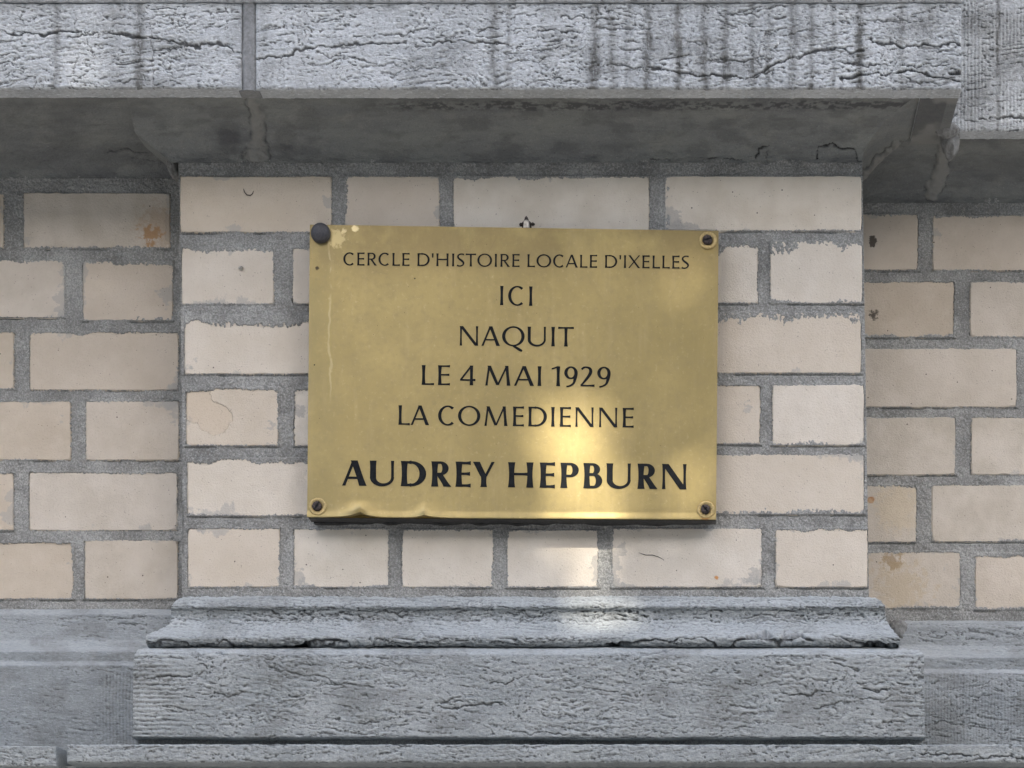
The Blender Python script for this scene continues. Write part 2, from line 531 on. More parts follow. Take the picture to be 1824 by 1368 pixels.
CR_TORUS = [
    ([(262, 1148), (300, 1142), (330, 1147), (345, 1152), (385, 1150)], 4.0, .006),
    ([(385, 1150), (395, 1140), (410, 1152), (450, 1150)], 3.0, .006),
    ([(480, 1150), (505, 1154), (535, 1155), (560, 1144), (600, 1142), (618, 1146), (628, 1158)], 7.0, .014),
    ([(628, 1158), (640, 1150), (700, 1153), (760, 1152), (800, 1156)], 3.2, .006),
    ([(800, 1152), (850, 1160), (915, 1166), (960, 1160)], 4.5, .009),
    ([(1085, 1150), (1110, 1152), (1150, 1140), (1195, 1142), (1215, 1137)], 6.0, .012),
    ([(1215, 1137), (1255, 1137)], 3.5, .006),
    ([(1255, 1137), (1270, 1146), (1290, 1153), (1305, 1151)], 4.5, .008),
    ([(1300, 1150), (1312, 1137), (1340, 1134), (1360, 1130)], 6.0, .012),
    ([(1360, 1132), (1385, 1147), (1400, 1136), (1430, 1135), (1445, 1141)], 6.0, .012),
    ([(1480, 1128), (1500, 1136), (1530, 1146), (1545, 1155)], 4.0, .008),
    ([(1545, 1152), (1570, 1148), (1600, 1152)], 7.0, .012),
    ([(640, 1132), (680, 1140), (720, 1136), (750, 1130), (780, 1136)], 2.6, .004),
    ([(430, 1110), (520, 1106), (600, 1108)], 1.8, .002),
    ([(1320, 1108), (1380, 1104), (1440, 1112)], 2.2, .003),
    ([(1180, 1124), (1200, 1114)], 3.0, .003),
]
CR_BLOCK = [
    ([(240, 1206), (275, 1209), (315, 1205), (340, 1202)], 2.4, .004),
    ([(470, 1178), (500, 1195), (540, 1200), (580, 1205), (612, 1224)], 2.2, .003),
    ([(380, 1232), (410, 1238), (450, 1230)], 2.0, .003),
    ([(500, 1188), (560, 1182), (620, 1190), (660, 1192)], 1.8, .002),
    ([(780, 1258), (820, 1262), (870, 1252), (895, 1250)], 2.6, .004),
    ([(600, 1180), (680, 1186), (740, 1200)], 2.0, .002),
    ([(870, 1215), (900, 1218), (912, 1210)], 3.0, .004),
    ([(1400, 1240), (1450, 1235), (1485, 1232)], 2.4, .004),
    ([(1540, 1228), (1580, 1233)], 2.4, .004),
    ([(1480, 1180), (1510, 1186), (1530, 1196)], 2.4, .003),
    ([(1040, 1214), (1080, 1204), (1130, 1198)], 1.6, .002),
    ([(1140, 1165), (1160, 1162), (1200, 1158)], 3.0, .004),
    ([(860, 1290), (885, 1310)], 1.6, .002),
    ([(1300, 1300), (1340, 1290), (1400, 1285)], 1.6, .002),
    ([(520, 1262), (545, 1250)], 1.5, .002),
    ([(340, 1165), (400, 1163), (430, 1168)], 2.6, .004),
]
CR_LEDGE = [([(1640, 1343), (1720, 1345), (1800, 1350), (1850, 1352)], 2.6, .004), ([(700, 1325), (735, 1327)], 2.6, .003), ([(490, 1345), (540, 1343)], 1.6, .002)]
CR_SOFFIT = [
    ([(1160, 284), (1195, 284)], 1.6, .002), ([(1255, 284), (1275, 279), (1325, 285)], 2.2, .003),
    ([(1348, 280), (1353, 262), (1370, 259)], 2.0, .004), ([(1368, 270), (1372, 288)], 1.6, .002),
    ([(1452, 285), (1458, 262), (1480, 258), (1500, 264), (1525, 266)], 2.0, .004), ([(1525, 266), (1530, 285), (1560, 283)], 2.0, .003),
    ([(235, 283), (300, 290)], 1.5, .002), ([(190, 270), (220, 268), (260, 273)], 2.5, .003),
]
STAINS = [(100, 6, .7), (248, 9, 1.0), (205, 20, .35), (470, 8, .25), (535, 10, .2), (880, 9, .8), (905, 5, .5), (1060, 10, .95), (1090, 8, .7), (1120, 7, .5),
          (1153, 8, 1.0), (1208, 7, 1.0), (1255, 9, .75), (1292, 8, .8), (1340, 7, .6), (1370, 6, .6), (1412, 8, .8), (1446, 6, .7), (1485, 5, .5),
          (1532, 7, 1.1), (1605, 6, .6), (1650, 14, .4)]


def strata(x0, x1, y0, y1, n, seed):
    """short open bedding seams, mostly level, of many lengths"""
    r = random.Random(seed)
    out = []
    for _ in range(n):
        x, y = r.uniform(x0, x1), r.uniform(y0, y1)
        L = r.choice((25, 40, 60, 110))
        sl = r.gauss(0, .10)
        pts = [(x, y)]
        for k in range(4):
            x += L / 4
            y += sl * L / 4 + r.gauss(0, 1.6)
            pts.append((min(x, x1), min(max(y, y0), y1)))
        out.append((pts, r.uniform(1.1, 2.2), r.uniform(.0012, .0030)))
    return out


def crack_field(sx, sy, cracks, seed):
    """depth of the cracks at screen positions, with wandering edges"""
    dep = np.zeros_like(sx)
    wx = (fbm(sx / 15.0, sy / 15.0, seed, 4) - .5) * 13
    wy = (fbm(sx / 15.0, sy / 15.0, seed + 5, 4) - .5) * 15
    X, Y = sx + wx, sy + wy
    wid = np.clip(2.3 * fbm(sx / 30.0, sy / 30.0, seed + 9, 3) - .34, 0.22, 1.3)
    for pts, w, dp in cracks:
        for (x0, y0), (x1, y1) in zip(pts[:-1], pts[1:]):
            m = (sx > min(x0, x1) - 24) & (sx < max(x0, x1) + 24) & (sy > min(y0, y1) - 24) & (sy < max(y0, y1) + 24)
            if not m.any():
                continue
            ax, ay = x1 - x0, y1 - y0
            t = np.clip(((X[m] - x0) * ax + (Y[m] - y0) * ay) / (ax * ax + ay * ay + 1e-9), 0, 1)
            d = np.hypot(X[m] - x0 - t * ax, Y[m] - y0 - t * ay)
            # the upper lip is sharp, the lower one runs out
            v = dp * .62 * np.clip(1.25 - d / (w * 0.72 * wid[m]), 0, 1)
            dep[m] = np.maximum(dep[m], v)
    return dep


def stone_relief(x, z, seed, lam=1.0, rough=1.0, wav=1.0):
    """height in metres of split bluestone: thin horizontal laminations and pits"""
    wob = (fbm(x * 22, z * 30, seed + 3, 3) - .5) * 0.020
    zz = z + wob
    a = fbm(x * 75, zz * 300, seed, 3, .6)
    b = fbm(x * 160, zz * 560, seed + 40, 2, .6)
    gate = smooth(.42, .66, fbm(x * 20, z * 44, seed + 77, 3))
    ridge = np.clip(1 - np.abs(2 * a - 1) * 4.0, 0, 1) ** 2
    h = lam * (.3 + .8 * gate) * (0.0009 * (a - .5) + 0.0009 * (b - .5) - 0.0006 * ridge * gate)
    g2 = .55 + .8 * smooth(.35, .65, fbm(x * 26 + 3, z * 44, seed + 88, 3))
    strok = fbm(x * 130 + 40 * wob * 20, zz * 520, seed + 15, 3, .68)
    h += rough * g2 * (0.0008 * (strok - .5) - .0006 * smooth(.36, .26, strok))
    h += rough * .0007 * (fbm(x * 420, z * 520, seed + 19, 2, .7) - .5)
    h += wav * 0.0025 * (fbm(x * 18, z * 26, seed + 60, 3) - .5)
    return h


def pit_crest(h, k=0.00055):
    """high-pass of the relief: how deep below / above its neighbourhood"""
    def blur(a, n):
        for ax in (0, 1):
            c = np.cumsum(np.concatenate([np.repeat(a.take([0], ax), n + 1, ax), a, np.repeat(a.take([-1], ax), n, ax)], ax), ax)
            L = a.shape[ax]
            a = (c.take(range(2 * n + 1, 2 * n + 1 + L), ax) - c.take(range(0, L), ax)) / (2 * n + 1)
        return a
    d = h - blur(blur(h, 3), 3)
    return np.clip(-d / k - .25, 0, 1), np.clip(d / k - .1, 0, 1)


def axis(a, b, step):
    return np.linspace(a, b, max(2, int(round(abs(b - a) / step)) + 1))


def stone_face(name, parent, mat, x0, x1, y0, y1, y, back, seed, cracks=(), step=1.45, xedge=None, lam=1.0, rough=1.0, wav=1.0,
               extra=None, label=None, stains=(), round_px=2.0, cement=None):
    """upright stone block face, photo rectangle at depth y, closed back to 'back'"""
    xs, ys = axis(x0, x1, step), axis(y0, y1, step)
    sx, sy = np.meshgrid(xs, ys)
    P = QX(sx, sy, y)
    h = stone_relief(P[..., 0], P[..., 2], seed, lam, rough, wav)
    if extra is not None:
        h = h + extra(sx, sy)
    cr = crack_field(sx, sy, cracks, seed + 500) if cracks else 0 * h
    # worn arrises
    e = np.minimum(np.minimum(sx - x0, x1 - sx), np.minimum(sy - y0, y1 - sy))
    rag = fbm(sx / 14, sy / 14, seed + 200, 3)
    er = np.clip(1 - e / (round_px * (0.5 + 3 * rag)), 0, 1) ** 2 * 0.0022
    pit, crest = pit_crest(h - 0.6 * cr)
    pit = np.maximum(pit, np.clip(cr / .0018, 0, 1))
    hh = h - cr - er
    P[..., 1] -= hh
    # the border wanders a little
    jag = (fbm(sx / 9, sy / 9, seed + 321, 3) - .5)
    top, bot = np.clip(1 - (sy - y0) / 4, 0, 1), np.clip(1 - (y1 - sy) / 4, 0, 1)
    P[..., 2] += (bot - top) * jag * 3.0 * S + (bot - top) * 0.6 * S
    st = 0 * h
    for cx, w, a in stains:
        wv = (fbm(sx / 60 + 9, sy / 25, int(cx), 2) - .5) * 8
        st += a * np.exp(-((sx - cx + wv) / w) ** 2) * (0.55 + 0.6 * fbm(sx / 30, sy / 18, int(cx) + 3, 2))
    st += 0.4 * smooth(.52, .75, fbm(sx / 90, sy / 40, seed + 31, 4)) * (1 if stains else 0.3)
    at = {'pit': pit, 'crest': crest, 'stain': np.clip(st, 0, 1), 'cement': cement(sx, sy) if cement else 0 * h}
    me = grid_mesh(name, P, at, back=back)
    o = link(name, me, mat, parent, True)
    if label:
        o['label'] = label
    return o


# ------------------------------------------------------------------ the cornice
CORN = -.110
ZB = 1720 * (D + CORN) / D                      # underside of the slab, in pilaster pixels above eye level


xl_far = Q(-1100, 0, 0)[0]
xr_far = Q(2950, 0, 0)[0]


def zpx_to_screen(zp, y):
    return VY - zp / ((D + y) / D)


cornice = empty('stone_cornice', Q(900, 160, 0), 'weathered pale bluestone cornice with dark hollow underside along the top', 'cornice')


def slab_rough(sx, sy):
    # left stone is smoother and whiter, right one more split
    return 0.0012 * (fbm(sx / 5, sy / 4, 77, 3) - .5) * smooth(500, 1200, sx)


stone_face('slab', cornice, M_SLAB, -60, 430, 4, 158, CORN, -.088, 3, CR_SLAB + strata(-20, 425, 10, 150, 9, 3), stains=STAINS, lam=.75, rough=1.25, label='left stone with long wandering crack')
stone_face('slab', cornice, M_SLAB, 455, 1713, 4, 159, CORN, -.088, 8, CR_SLAB + strata(460, 1700, 10, 150, 34, 5), stains=STAINS, lam=1.0, rough=1.3, extra=slab_rough,
           label='wide split-faced stone with dark rain runs')


def comb_v(sx, sy):
    return 0.0003 * np.sin(sx * 2 * math.pi / 6.3 + 2 * fbm(sx / 40, sy / 40, 5, 2)) * smooth(.3, .6, fbm(sx / 40, sy / 60, 6, 2))


stone_face('slab', cornice, M_SLAB, 1690, 1990, -20, 233, 0.0, .022, 21, CR_RSLAB, lam=.35, rough=1.3, extra=comb_v, stains=[(1778, 3, .7), (1740, 30, .2)],
           label='recessed stone with fine vertical tooling')
stone_face('slab', cornice, M_SLAB, -1150, -66, 4, 158, CORN, -.088, 5, step=3.2, lam=.8)
stone_face('slab', cornice, M_SLAB, 1996, 2990, -20, 233, 0.0, .022, 23, step=3.2, lam=.5)
# joint between the two front slabs
xs, ys = axis(424, 461, 1.3), axis(4, 160, 1.5)
sx, sy = np.meshgrid(xs, ys)
edge = np.minimum(sx - 429 - 3 * fbm(sy / 20, 0 * sy, 3, 2), 457 - sx - 3 * fbm(sy / 20, 5 + 0 * sy, 4, 2))
hh = -0.0045 + 0.0042 * smooth(-3, 6, edge) + .0012 * (fbm(sx / 12, sy / 20, 61, 3) - .5)
P = QX(sx, sy, CORN)
P[..., 1] -= hh
link('mortar_joint', grid_mesh('mortar_joint', P, {}, back=-.09), mat_simple('smooth_cement', (0.235, 0.245, 0.25), .85, bump=.0012, nsc=260, var=.22), cornice, True)

# course above, a thin lit line at the top of the picture
stone_face('upper_course', cornice, M_SLAB, -1150, 1716, -330, 1.5, CORN - .004, .2, 33, step=3.0, lam=.5)
stone_face('upper_course', cornice, M_SLAB, 1655, 2990, -330, -22, -.002, .2, 34, step=3.0, lam=.5)
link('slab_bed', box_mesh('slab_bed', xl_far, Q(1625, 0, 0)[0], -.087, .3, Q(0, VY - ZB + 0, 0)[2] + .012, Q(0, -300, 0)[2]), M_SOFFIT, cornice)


# hollow moulding below the slab, three runs and their returns
NA = 74
aa = np.linspace(0, math.pi / 2, NA)
F_Y = -.089 * (1 - np.sin(aa))                               # front run: depth, from fillet to wall
Z0 = ZB / 1.0 + 6.5                                          # a small step above the fillet
F_Z = Z0 - (Z0 - 1588) * (1 - np.cos(aa))
L_Y = -.089 + (.055 + .089) * np.sin(aa)
L_Z = Z0 - (Z0 - 1596) * (1 - np.cos(aa))
R_Y = F_Y + .110
R_Z = F_Z + (1586 - 1588) * (1 - np.cos(aa))
zworld = lambda zp: zp * S + CZ
# mitres given by where they show in the photograph
syF = zpx_to_screen(F_Z, F_Y)
mlx = np.interp(syF, [168, 180, 235, 262, 300], [224, 228, 240, 272, 319])
ML = (mlx - VX) * S * (D + F_Y) / D
mrx = np.interp(np.arange(NA) / (NA - 1.0), [0, 1], [1625, 1535])
MR = (1535 - VX) * S + (90 * S) * (1 - np.sin(aa))


def run(name, parent, mat, A, B, seed, step=.0016, cracks=(), lumps=(), stainf=None, amp=1.0):
    """ruled surface between polylines A and B (NA,3), relief along its normal"""
    L = np.max(np.linalg.norm(B - A, axis=1))
    n = max(2, int(L / step))
    u = np.linspace(0, 1, n)[None, :, None]
    P = A[:, None, :] * (1 - u) + B[:, None, :] * u
    du = np.gradient(P, axis=1)
    dv = np.gradient(P, axis=0)
    N = np.cross(dv, du)
    N /= np.linalg.norm(N, axis=2, keepdims=True) + 1e-12
    if N[..., 1].mean() > 0 or (abs(N[..., 1].mean()) < .05 and N[..., 2].mean() > 0):
        N = -N
    arc = np.concatenate([[0], np.cumsum(np.linalg.norm(np.diff(A, axis=0), axis=1))])[:, None] + 0 * P[..., 0]
    along = P[..., 0] + P[..., 1] * .7
    sx, sy = screen(P)
    h = amp * (.003 * (fbm(along * 18, arc * 30, seed, 3) - .5) + .0016 * (fbm(along * 90, arc * 180, seed + 4, 4, .6) - .5))
    cr = crack_field(sx, sy, cracks, seed + 9) if cracks else 0 * h
    cem = 0 * h
    for pts, w, hh in lumps:
        d = np.full(h.shape, 1e9)
        X = sx + (fbm(sx / 13, sy / 13, seed + 70, 3) - .5) * 16
        Y = sy + (fbm(sx / 13, sy / 13, seed + 71, 3) - .5) * 12
        for (x0, y0, r0), (x1, y1, r1) in zip(pts[:-1], pts[1:]):
            ax, ay = x1 - x0, y1 - y0
            t = np.clip(((X - x0) * ax + (Y - y0) * ay) / (ax * ax + ay * ay), 0, 1)
            d = np.minimum(d, np.hypot(X - x0 - t * ax, Y - y0 - t * ay) - (r0 + (r1 - r0) * t))
        m = smooth(0, -4, d)
        h = h * (1 - .5 * m) + hh * smooth(1, -9, d) + .0012 * m * (fbm(sx / 10, sy / 10, seed + 72, 2) - .3)
        cem = np.maximum(cem, m)
        cr = np.maximum(cr, .0012 * np.exp(-((d - .5) / 1.2) ** 2) * smooth(.35, .55, fbm(sx / 12, sy / 12, seed + 74, 2)))
    e = np.minimum(u[..., 0] * L, (1 - u[..., 0]) * L)
    fade = smooth(0, .004, e)
    fade = fade * smooth(0, 3, np.arange(NA))[:, None]
    pit = np.clip(cr / .002, 0, 1)
    st = stainf(sx, sy) if stainf else 0 * h
    P = P + N * ((h - cr) * fade)[..., None]
    me = grid_mesh(name, P, {'pit': pit, 'crest': 0 * h, 'stain': st, 'cement': cem})
    # keep the faces turned outward
    o = link(name, me, mat, parent, True)
    return o


def poly(x, y, z):
    return np.stack([np.broadcast_to(x, z.shape), np.broadcast_to(y, z.shape), zworld(z)], -1)


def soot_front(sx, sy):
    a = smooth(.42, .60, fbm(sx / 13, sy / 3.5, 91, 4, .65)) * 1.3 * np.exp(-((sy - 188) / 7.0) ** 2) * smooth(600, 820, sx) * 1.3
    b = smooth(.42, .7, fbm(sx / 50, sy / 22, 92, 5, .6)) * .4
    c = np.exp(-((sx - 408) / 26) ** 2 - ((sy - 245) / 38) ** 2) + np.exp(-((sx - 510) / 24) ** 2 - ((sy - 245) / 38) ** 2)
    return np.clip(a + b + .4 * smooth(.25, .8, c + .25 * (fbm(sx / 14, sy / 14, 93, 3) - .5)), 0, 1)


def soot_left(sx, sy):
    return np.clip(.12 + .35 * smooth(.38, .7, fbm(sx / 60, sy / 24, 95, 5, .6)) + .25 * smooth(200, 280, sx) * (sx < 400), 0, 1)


hm = lambda *a: run(*a[:-1], **a[-1])
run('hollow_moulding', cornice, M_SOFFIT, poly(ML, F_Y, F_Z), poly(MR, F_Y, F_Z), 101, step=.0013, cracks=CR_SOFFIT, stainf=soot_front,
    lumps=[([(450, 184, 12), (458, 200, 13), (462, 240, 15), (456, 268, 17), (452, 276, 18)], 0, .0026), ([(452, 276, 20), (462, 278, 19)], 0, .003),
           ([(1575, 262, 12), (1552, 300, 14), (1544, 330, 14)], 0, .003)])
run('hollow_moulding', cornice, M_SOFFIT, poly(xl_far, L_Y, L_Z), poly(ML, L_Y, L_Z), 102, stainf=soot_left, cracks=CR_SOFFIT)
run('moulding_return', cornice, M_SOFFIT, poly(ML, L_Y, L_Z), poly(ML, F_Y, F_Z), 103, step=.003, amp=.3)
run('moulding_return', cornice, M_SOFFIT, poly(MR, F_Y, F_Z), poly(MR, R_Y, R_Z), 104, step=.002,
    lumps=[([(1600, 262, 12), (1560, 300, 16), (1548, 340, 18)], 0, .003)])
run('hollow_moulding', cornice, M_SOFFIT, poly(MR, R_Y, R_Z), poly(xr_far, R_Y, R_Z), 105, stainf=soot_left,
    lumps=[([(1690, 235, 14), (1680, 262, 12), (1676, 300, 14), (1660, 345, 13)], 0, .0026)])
# fillet that carries the slab round the corner
X1, X2 = Q(1625, 0, 0)[0], Q(1713, 0, CORN)[0] - .001
xs = np.linspace(X1, X2, 40)
ysn = np.linspace(-.089, .030, 70)
gx, gy = np.meshgrid(xs, ysn)
zz = zworld(ZB) + .0004 + .0018 * (fbm(gx * 80, gy * 80, 44, 3) - .5)
zz += .012 * 0
me = grid_mesh('slab_corner', np.stack([gx, gy, zz], -1), {'pit': 0 * gx, 'crest': 0 * gx, 'stain': .3 + .4 * (gx < X1 + .03), 'cement': smooth(.4, .6, fbm(gx * 30, gy * 20, 46, 3))}, flip=True)
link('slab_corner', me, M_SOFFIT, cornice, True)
link('slab_corner', box_mesh('slab_corner_side', X1, X2, -.086, .030, zworld(ZB) + .004, Q(0, -20, 0)[2]), M_SLAB, cornice)
# lump of pointing pressed into the broken inner corner
import bmesh


def lump(name, parent, mat, c, r, seed):
    bm = bmesh.new()
    bmesh.ops.create_icosphere(bm, subdivisions=4, radius=1)
    co = np.array([v.co[:] for v in bm.verts])
    n = fbm(co[:, 0] * 2.2 + 5, co[:, 2] * 2.2 + co[:, 1] * 1.7 + 9, seed, 4)
    for v, k in zip(bm.verts, n):
        f = .7 + .6 * k
        v.co = Vector((c[0] + v.co.x * r[0] * f, c[1] + v.co.y * r[1] * f, c[2] + v.co.z * r[2] * f))
    me = bpy.data.meshes.new(name)
    bm.to_mesh(me)
    bm.free()
    return link(name, me, mat, parent, True)


M_LUMP = mat_simple('old_cement', (0.21, 0.215, 0.21), .9, bump=.002, nsc=180, var=.3)
lump('mortar_repair', cornice, M_LUMP, Q(1693, 250, .012), (.010, .012, .020), 5)
lump('mortar_repair', cornice, M_LUMP, Q(1688, 232, -.004), (.013, .008, .008), 6)

# ------------------------------------------------------------------ brickwork
# brick rectangles in photo pixels: x0, x1, y0, y1 ; optional smear of mortar over each edge: l, r, t, b (pixels)
PIL = [
    (320, 592, 313, 415, (1, 2, 1, 2)), (613, 784, 313, 414, (7, 5, 2, 2)), (806, 1157, 312, 413, (3, 1, 8, 1)), (1183, 1535, 313, 412, (26, 1, 8, 3)),
    (323, 489, 440, 543, (1, 3, 10, 3)), (520, 868, 440, 543, (4, 1, 10, 3)), (1082, 1351, 428, 541, (1, 3, 34, 2)), (1371, 1536, 428, 541, (2, 1, 34, 9)),
    (328, 678, 560, 667, (1, 1, 22, 1)), (1185, 1534, 556, 666, (1, 1, 24, 3)),
    (331, 497, 690, 795, (1, 4, 9, 3)), (522, 870, 690, 795, (4, 1, 8, 2)), (1006, 1355, 685, 792, (1, 2, 3, 3)), (1375, 1539, 685, 794, (2, 1, 2, 12)),
    (333, 683, 816, 920, (1, 1, 10, 5)), (1190, 1539, 809, 917, (1, 1, 3, 10)),
    (334, 500, 940, 1047, (1, 4, 3, 2)), (522, 694, 940, 1047, (2, 3, 4, 5)), (715, 880, 942, 1047, (6, 5, 4, 3)), (902, 1066, 943, 1047, (6, 5, 4, 3)),
    (1089, 1358, 940, 1047, (7, 3, 4, 2)), (1380, 1546, 940, 1047, (2, 1, 6, 1)),
]
LEFT = [
    (-337, 8, 344, 443, None), (41, 304, 343, 443, (6, 2, 2, 5)),
    (-228, 117, 462, 567, (1, 5, 6, 7)), (147, 309, 464, 572, (1, 2, 8, 9)),
    (-319, 26, 590, 694, None), (52, 319, 590, 696, (1, 4, 9, 1)),
    (-218, 127, 714, 821, (1, 3, 3, 3)), (152, 320, 713, 821, (1, 2, 3, 2)),
    (-320, 25, 841, 946, None), (51, 317, 840, 946, (1, 2, 4, 1)),
    (-213, 132, 965, 1068, (1, 7, 3, 3)), (150, 318, 962, 1068, (1, 3, 3, 4)),
]
RIGHT = [
    (1520, 1636, 380, 482, (1, 2, 6, 1)), (1660, 1950, 382, 483, (2, 1, 6, 3)),
    (1520, 1700, 500, 602, (1, 2, 4, 7)), (1727, 1950, 501, 601, (1, 1, 4, 2)),
    (1520, 1811, 620, 726, (1, 1, 5, 1)), (1836, 2000, 622, 726, None),
    (1520, 1702, 743, 847, (1, 1, 4, 2)), (1729, 1950, 743, 847, (1, 1, 2, 4)),
    (1520, 1633, 863, 967, (1, 2, 8, 3)), (1659, 1950, 863, 966, (1, 1, 4, 5)),
    (1520, 1711, 982, 1085, (1, 2, 3, 5)), (1736, 1950, 984, 1088, (4, 1, 8, 7)),
]


def brick_mesh(x0, x1, y0, y1, plane, seed, depth=.05, cut_l=False, cut_r=False):
    """one brick: uneven outline, worn arris, face slightly out of true"""
    r = random.Random(seed)
    pts = []
    W, H = x1 - x0, y1 - y0
    nx, ny = max(6, int(W / 14)), 7
    cr = [r.uniform(1.0, 4.0) for _ in range(4)]

    def jit():
        return r.gauss(0, .55)
    for i in range(nx):
        t = i / nx
        pts.append([x0 + W * t, y0 + jit()])
    for i in range(ny):
        t = i / ny
        pts.append([x1 - abs(jit()) * .5, y0 + H * t])
    for i in range(nx):
        t = i / nx
        pts.append([x1 - W * t, y1 + jit()])
    for i in range(ny):
        t = i / ny
        pts.append([x0 + abs(jit()) * .5, y1 - H * t])
    for p in pts:   # rounded corners
        for k, (cx, cy) in enumerate(((x0, y0), (x1, y0), (x1, y1), (x0, y1))):
            if abs(p[0] - cx) < 6 and abs(p[1] - cy) < 6:
                q = cr[k]
                p[0] += q * (1 if cx == x0 else -1) * .5
                p[1] += q * (1 if cy == y0 else -1) * .5
    cx, cy = (x0 + x1) / 2, (y0 + y1) / 2
    off = r.uniform(-.0007, .0004)
    tx, tz = r.uniform(-.0006, .0006), r.uniform(-.0006, .0006)
    V, A = [], []
    n = len(pts)
    for ring in range(3):
        for (px, py) in pts:
            if ring == 0:      # inner face ring
                ux = 2.0 / max(W, 1)
                qx = px + (cx - px) * 2 * 2.4 / W
                qy = py + (cy - py) * 2 * 2.4 / H
                y = plane + off + tx * (qx - cx) / W + tz * (qy - cy) / H
            elif ring == 1:
                qx, qy = px, py
                y = plane + off + .0014
            else:
                qx, qy = px, py
                y = plane + depth
            X, _, Z = Q(qx, qy, plane)
            V.append((X, y, Z))
            A.append((max(0, qx - x0) * S, max(0, x1 - qx) * S, max(0, qy - y0) * S, max(0, y1 - qy) * S))
    V.append((Q(cx, cy, plane)[0], plane + off, Q(cx, cy, plane)[2]))
    A.append(((cx - x0) * S, (x1 - cx) * S, (cy - y0) * S, (y1 - cy) * S))
    c = len(V) - 1
    F = []
    for i in range(n):
        j = (i + 1) % n
        F.append((i, c, j))
        F.append((n + i, i, j, n + j))
        F.append((2 * n + i, n + i, n + j, 2 * n + j))
    F.append(tuple(2 * n + i for i in range(n)))
    A = np.array(A)
    return raw_mesh('brick', V, F, {'edge_l': A[:, 0], 'edge_r': A[:, 1], 'edge_t': A[:, 2], 'edge_b': A[:, 3]})


def brickwork(parent, bricks, plane, dom, seed, lean=0.0, labels=None, mat=None):
    r = random.Random(seed)
    x0, x1, y0, y1 = dom
    st = 1.45
    xs, ys = axis(x0, x1, st), axis(y0, y1, st)
    sx, sy = np.meshgrid(xs, ys)
    sx = sx + lean * (sy - y0) / (y1 - y0)
    h = -.0007 + .0020 * (fbm(sx / 30, sy / 30, seed, 3) - .5) + .0022 * (fbm(sx / 4.2, sy / 4.2, seed + 1, 3, .65) - .5)
    keep = np.ones(sx.shape, bool)
    for i, (a, b, c, d, sm) in enumerate(bricks):
        me = brick_mesh(a, b, c, d, plane, seed * 100 + i)
        ob = link('brick', me, mat or M_BRICK, parent)
        if labels and i in labels:
            ob['label'] = labels[i]
        if sm is None:
            sm = (1.5, 1.5, 3, 3)
        dl, dr, dt, db = sx - a, b - sx, sy - c, d - sy
        din = np.minimum(np.minimum(dl, dr), np.minimum(dt, db))
        ins = din > 0
        sd = seed * 50 + i * 7
        eh = fbm(sx / 4.0, sy / 20.0, sd, 4, .62)      # streaks running down
        ev = fbm(sx / 26.0, sy / 2.4, sd + 1, 3, .65)   # streaks running sideways
        sl = fbm(sx / 45.0, sy / 45.0, sd + 2, 2)
        sl = smooth(.25, .72, sl)
        iso = fbm(sx / 11.0, sy / 11.0, sd + 8, 4, .62)
        eh = (.25 if sm[2] < 15 else .6) * eh + (.75 if sm[2] < 15 else .4) * iso
        ev = .4 * ev + .6 * iso
        e_t = .8 + sm[2] * (.25 + 1.0 * eh) * (.35 + .9 * sl)
        e_b = .8 + sm[3] * (.25 + 1.0 * eh) * (.35 + .9 * sl)
        e_l = .4 + sm[0] * (.15 + 1.1 * ev) * (.35 + .9 * sl)
        e_r = .4 + sm[1] * (.15 + 1.1 * ev) * (.35 + .9 * sl)
        if parent_edges.get(parent.name, {}).get('l') is not None and a <= parent_edges[parent.name]['l']:
            e_l = 0 * e_l
        if parent_edges.get(parent.name, {}).get('r') is not None and b >= parent_edges[parent.name]['r']:
            e_r = 0 * e_r
        m = (e_t - dt).clip(-9, 9)
        for e, dd in ((e_b, db), (e_l, dl), (e_r, dr)):
            m = np.maximum(m, e - dd)
        # thinly spread: breaks up into grains towards its end
        grain = (fbm(sx / 2.6, sy / 3.4, sd + 3, 2) - .5) * 5.0
        on = (m + grain * (m < 5)) > 0
        sm_h = .0002 + .0009 * smooth(0, 9, m) * fbm(sx / 3.4, sy / 3.4, sd + 4, 2) + .0011 * (fbm(sx / 3.4, sy / 6, sd + 5, 2) - .4)
        h = np.where(ins & on, np.maximum(sm_h, .0001), np.where(ins, -.0042, h))
        # joint dips sharply against clean edges
        near = (~ins) & (din > -3.0) & (db < 0) & (fbm(sx / 60, sy / 60, sd + 6, 2) > r.uniform(.35, .6))
        h = np.where(near, h - .0016, h)
        keep &= ~(ins & (m < -5))
    P = QX(sx, sy, plane)
    P[..., 1] -= h
    me = grid_mesh('mortar', P, {}, mask=keep)
    return link('mortar', me, M_MORTAR, parent, True)


parent_edges = {}
pil = empty('brick_pilaster', Q(930, 1060, 0), 'cream brick pilaster with grey mortar, standing forward and carrying the brass plaque', 'pilaster')
parent_edges[pil.name] = {'l': 335, 'r': 1530}
brickwork(pil, PIL, 0.0, (317.5, 1536, 284, 1070), 1, lean=12, labels={10: 'brick with a tan flaked patch at its left end', 6: 'brick smeared with ragged mortar along its top',
          7: 'corner brick smeared with ragged mortar along its top'})
core = box_mesh('pilaster_core', Q(322, 0, 0)[0], Q(1534, 0, 0)[0], .006, .30, Q(0, 1100, 0)[2], Q(0, 284, 0)[2])
link('pilaster_core', core, M_MORTAR, pil)
wl = empty('brick_wall', Q(150, 1080, .055), 'cream brick wall set back on the left of the pilaster', 'wall')
brickwork(wl, LEFT, .055, (-80, 352, 280, 1094), 2, mat=M_BRICK_SHADE, labels={1: 'brick with an orange rust bloom near its lower corner'})
link('wall_core', box_mesh('wall_core', xl_far, Q(322, 0, 0)[0], .061, .30, Q(0, 1110, 0)[2], Q(0, 236, 0)[2]), M_MORTAR, wl)
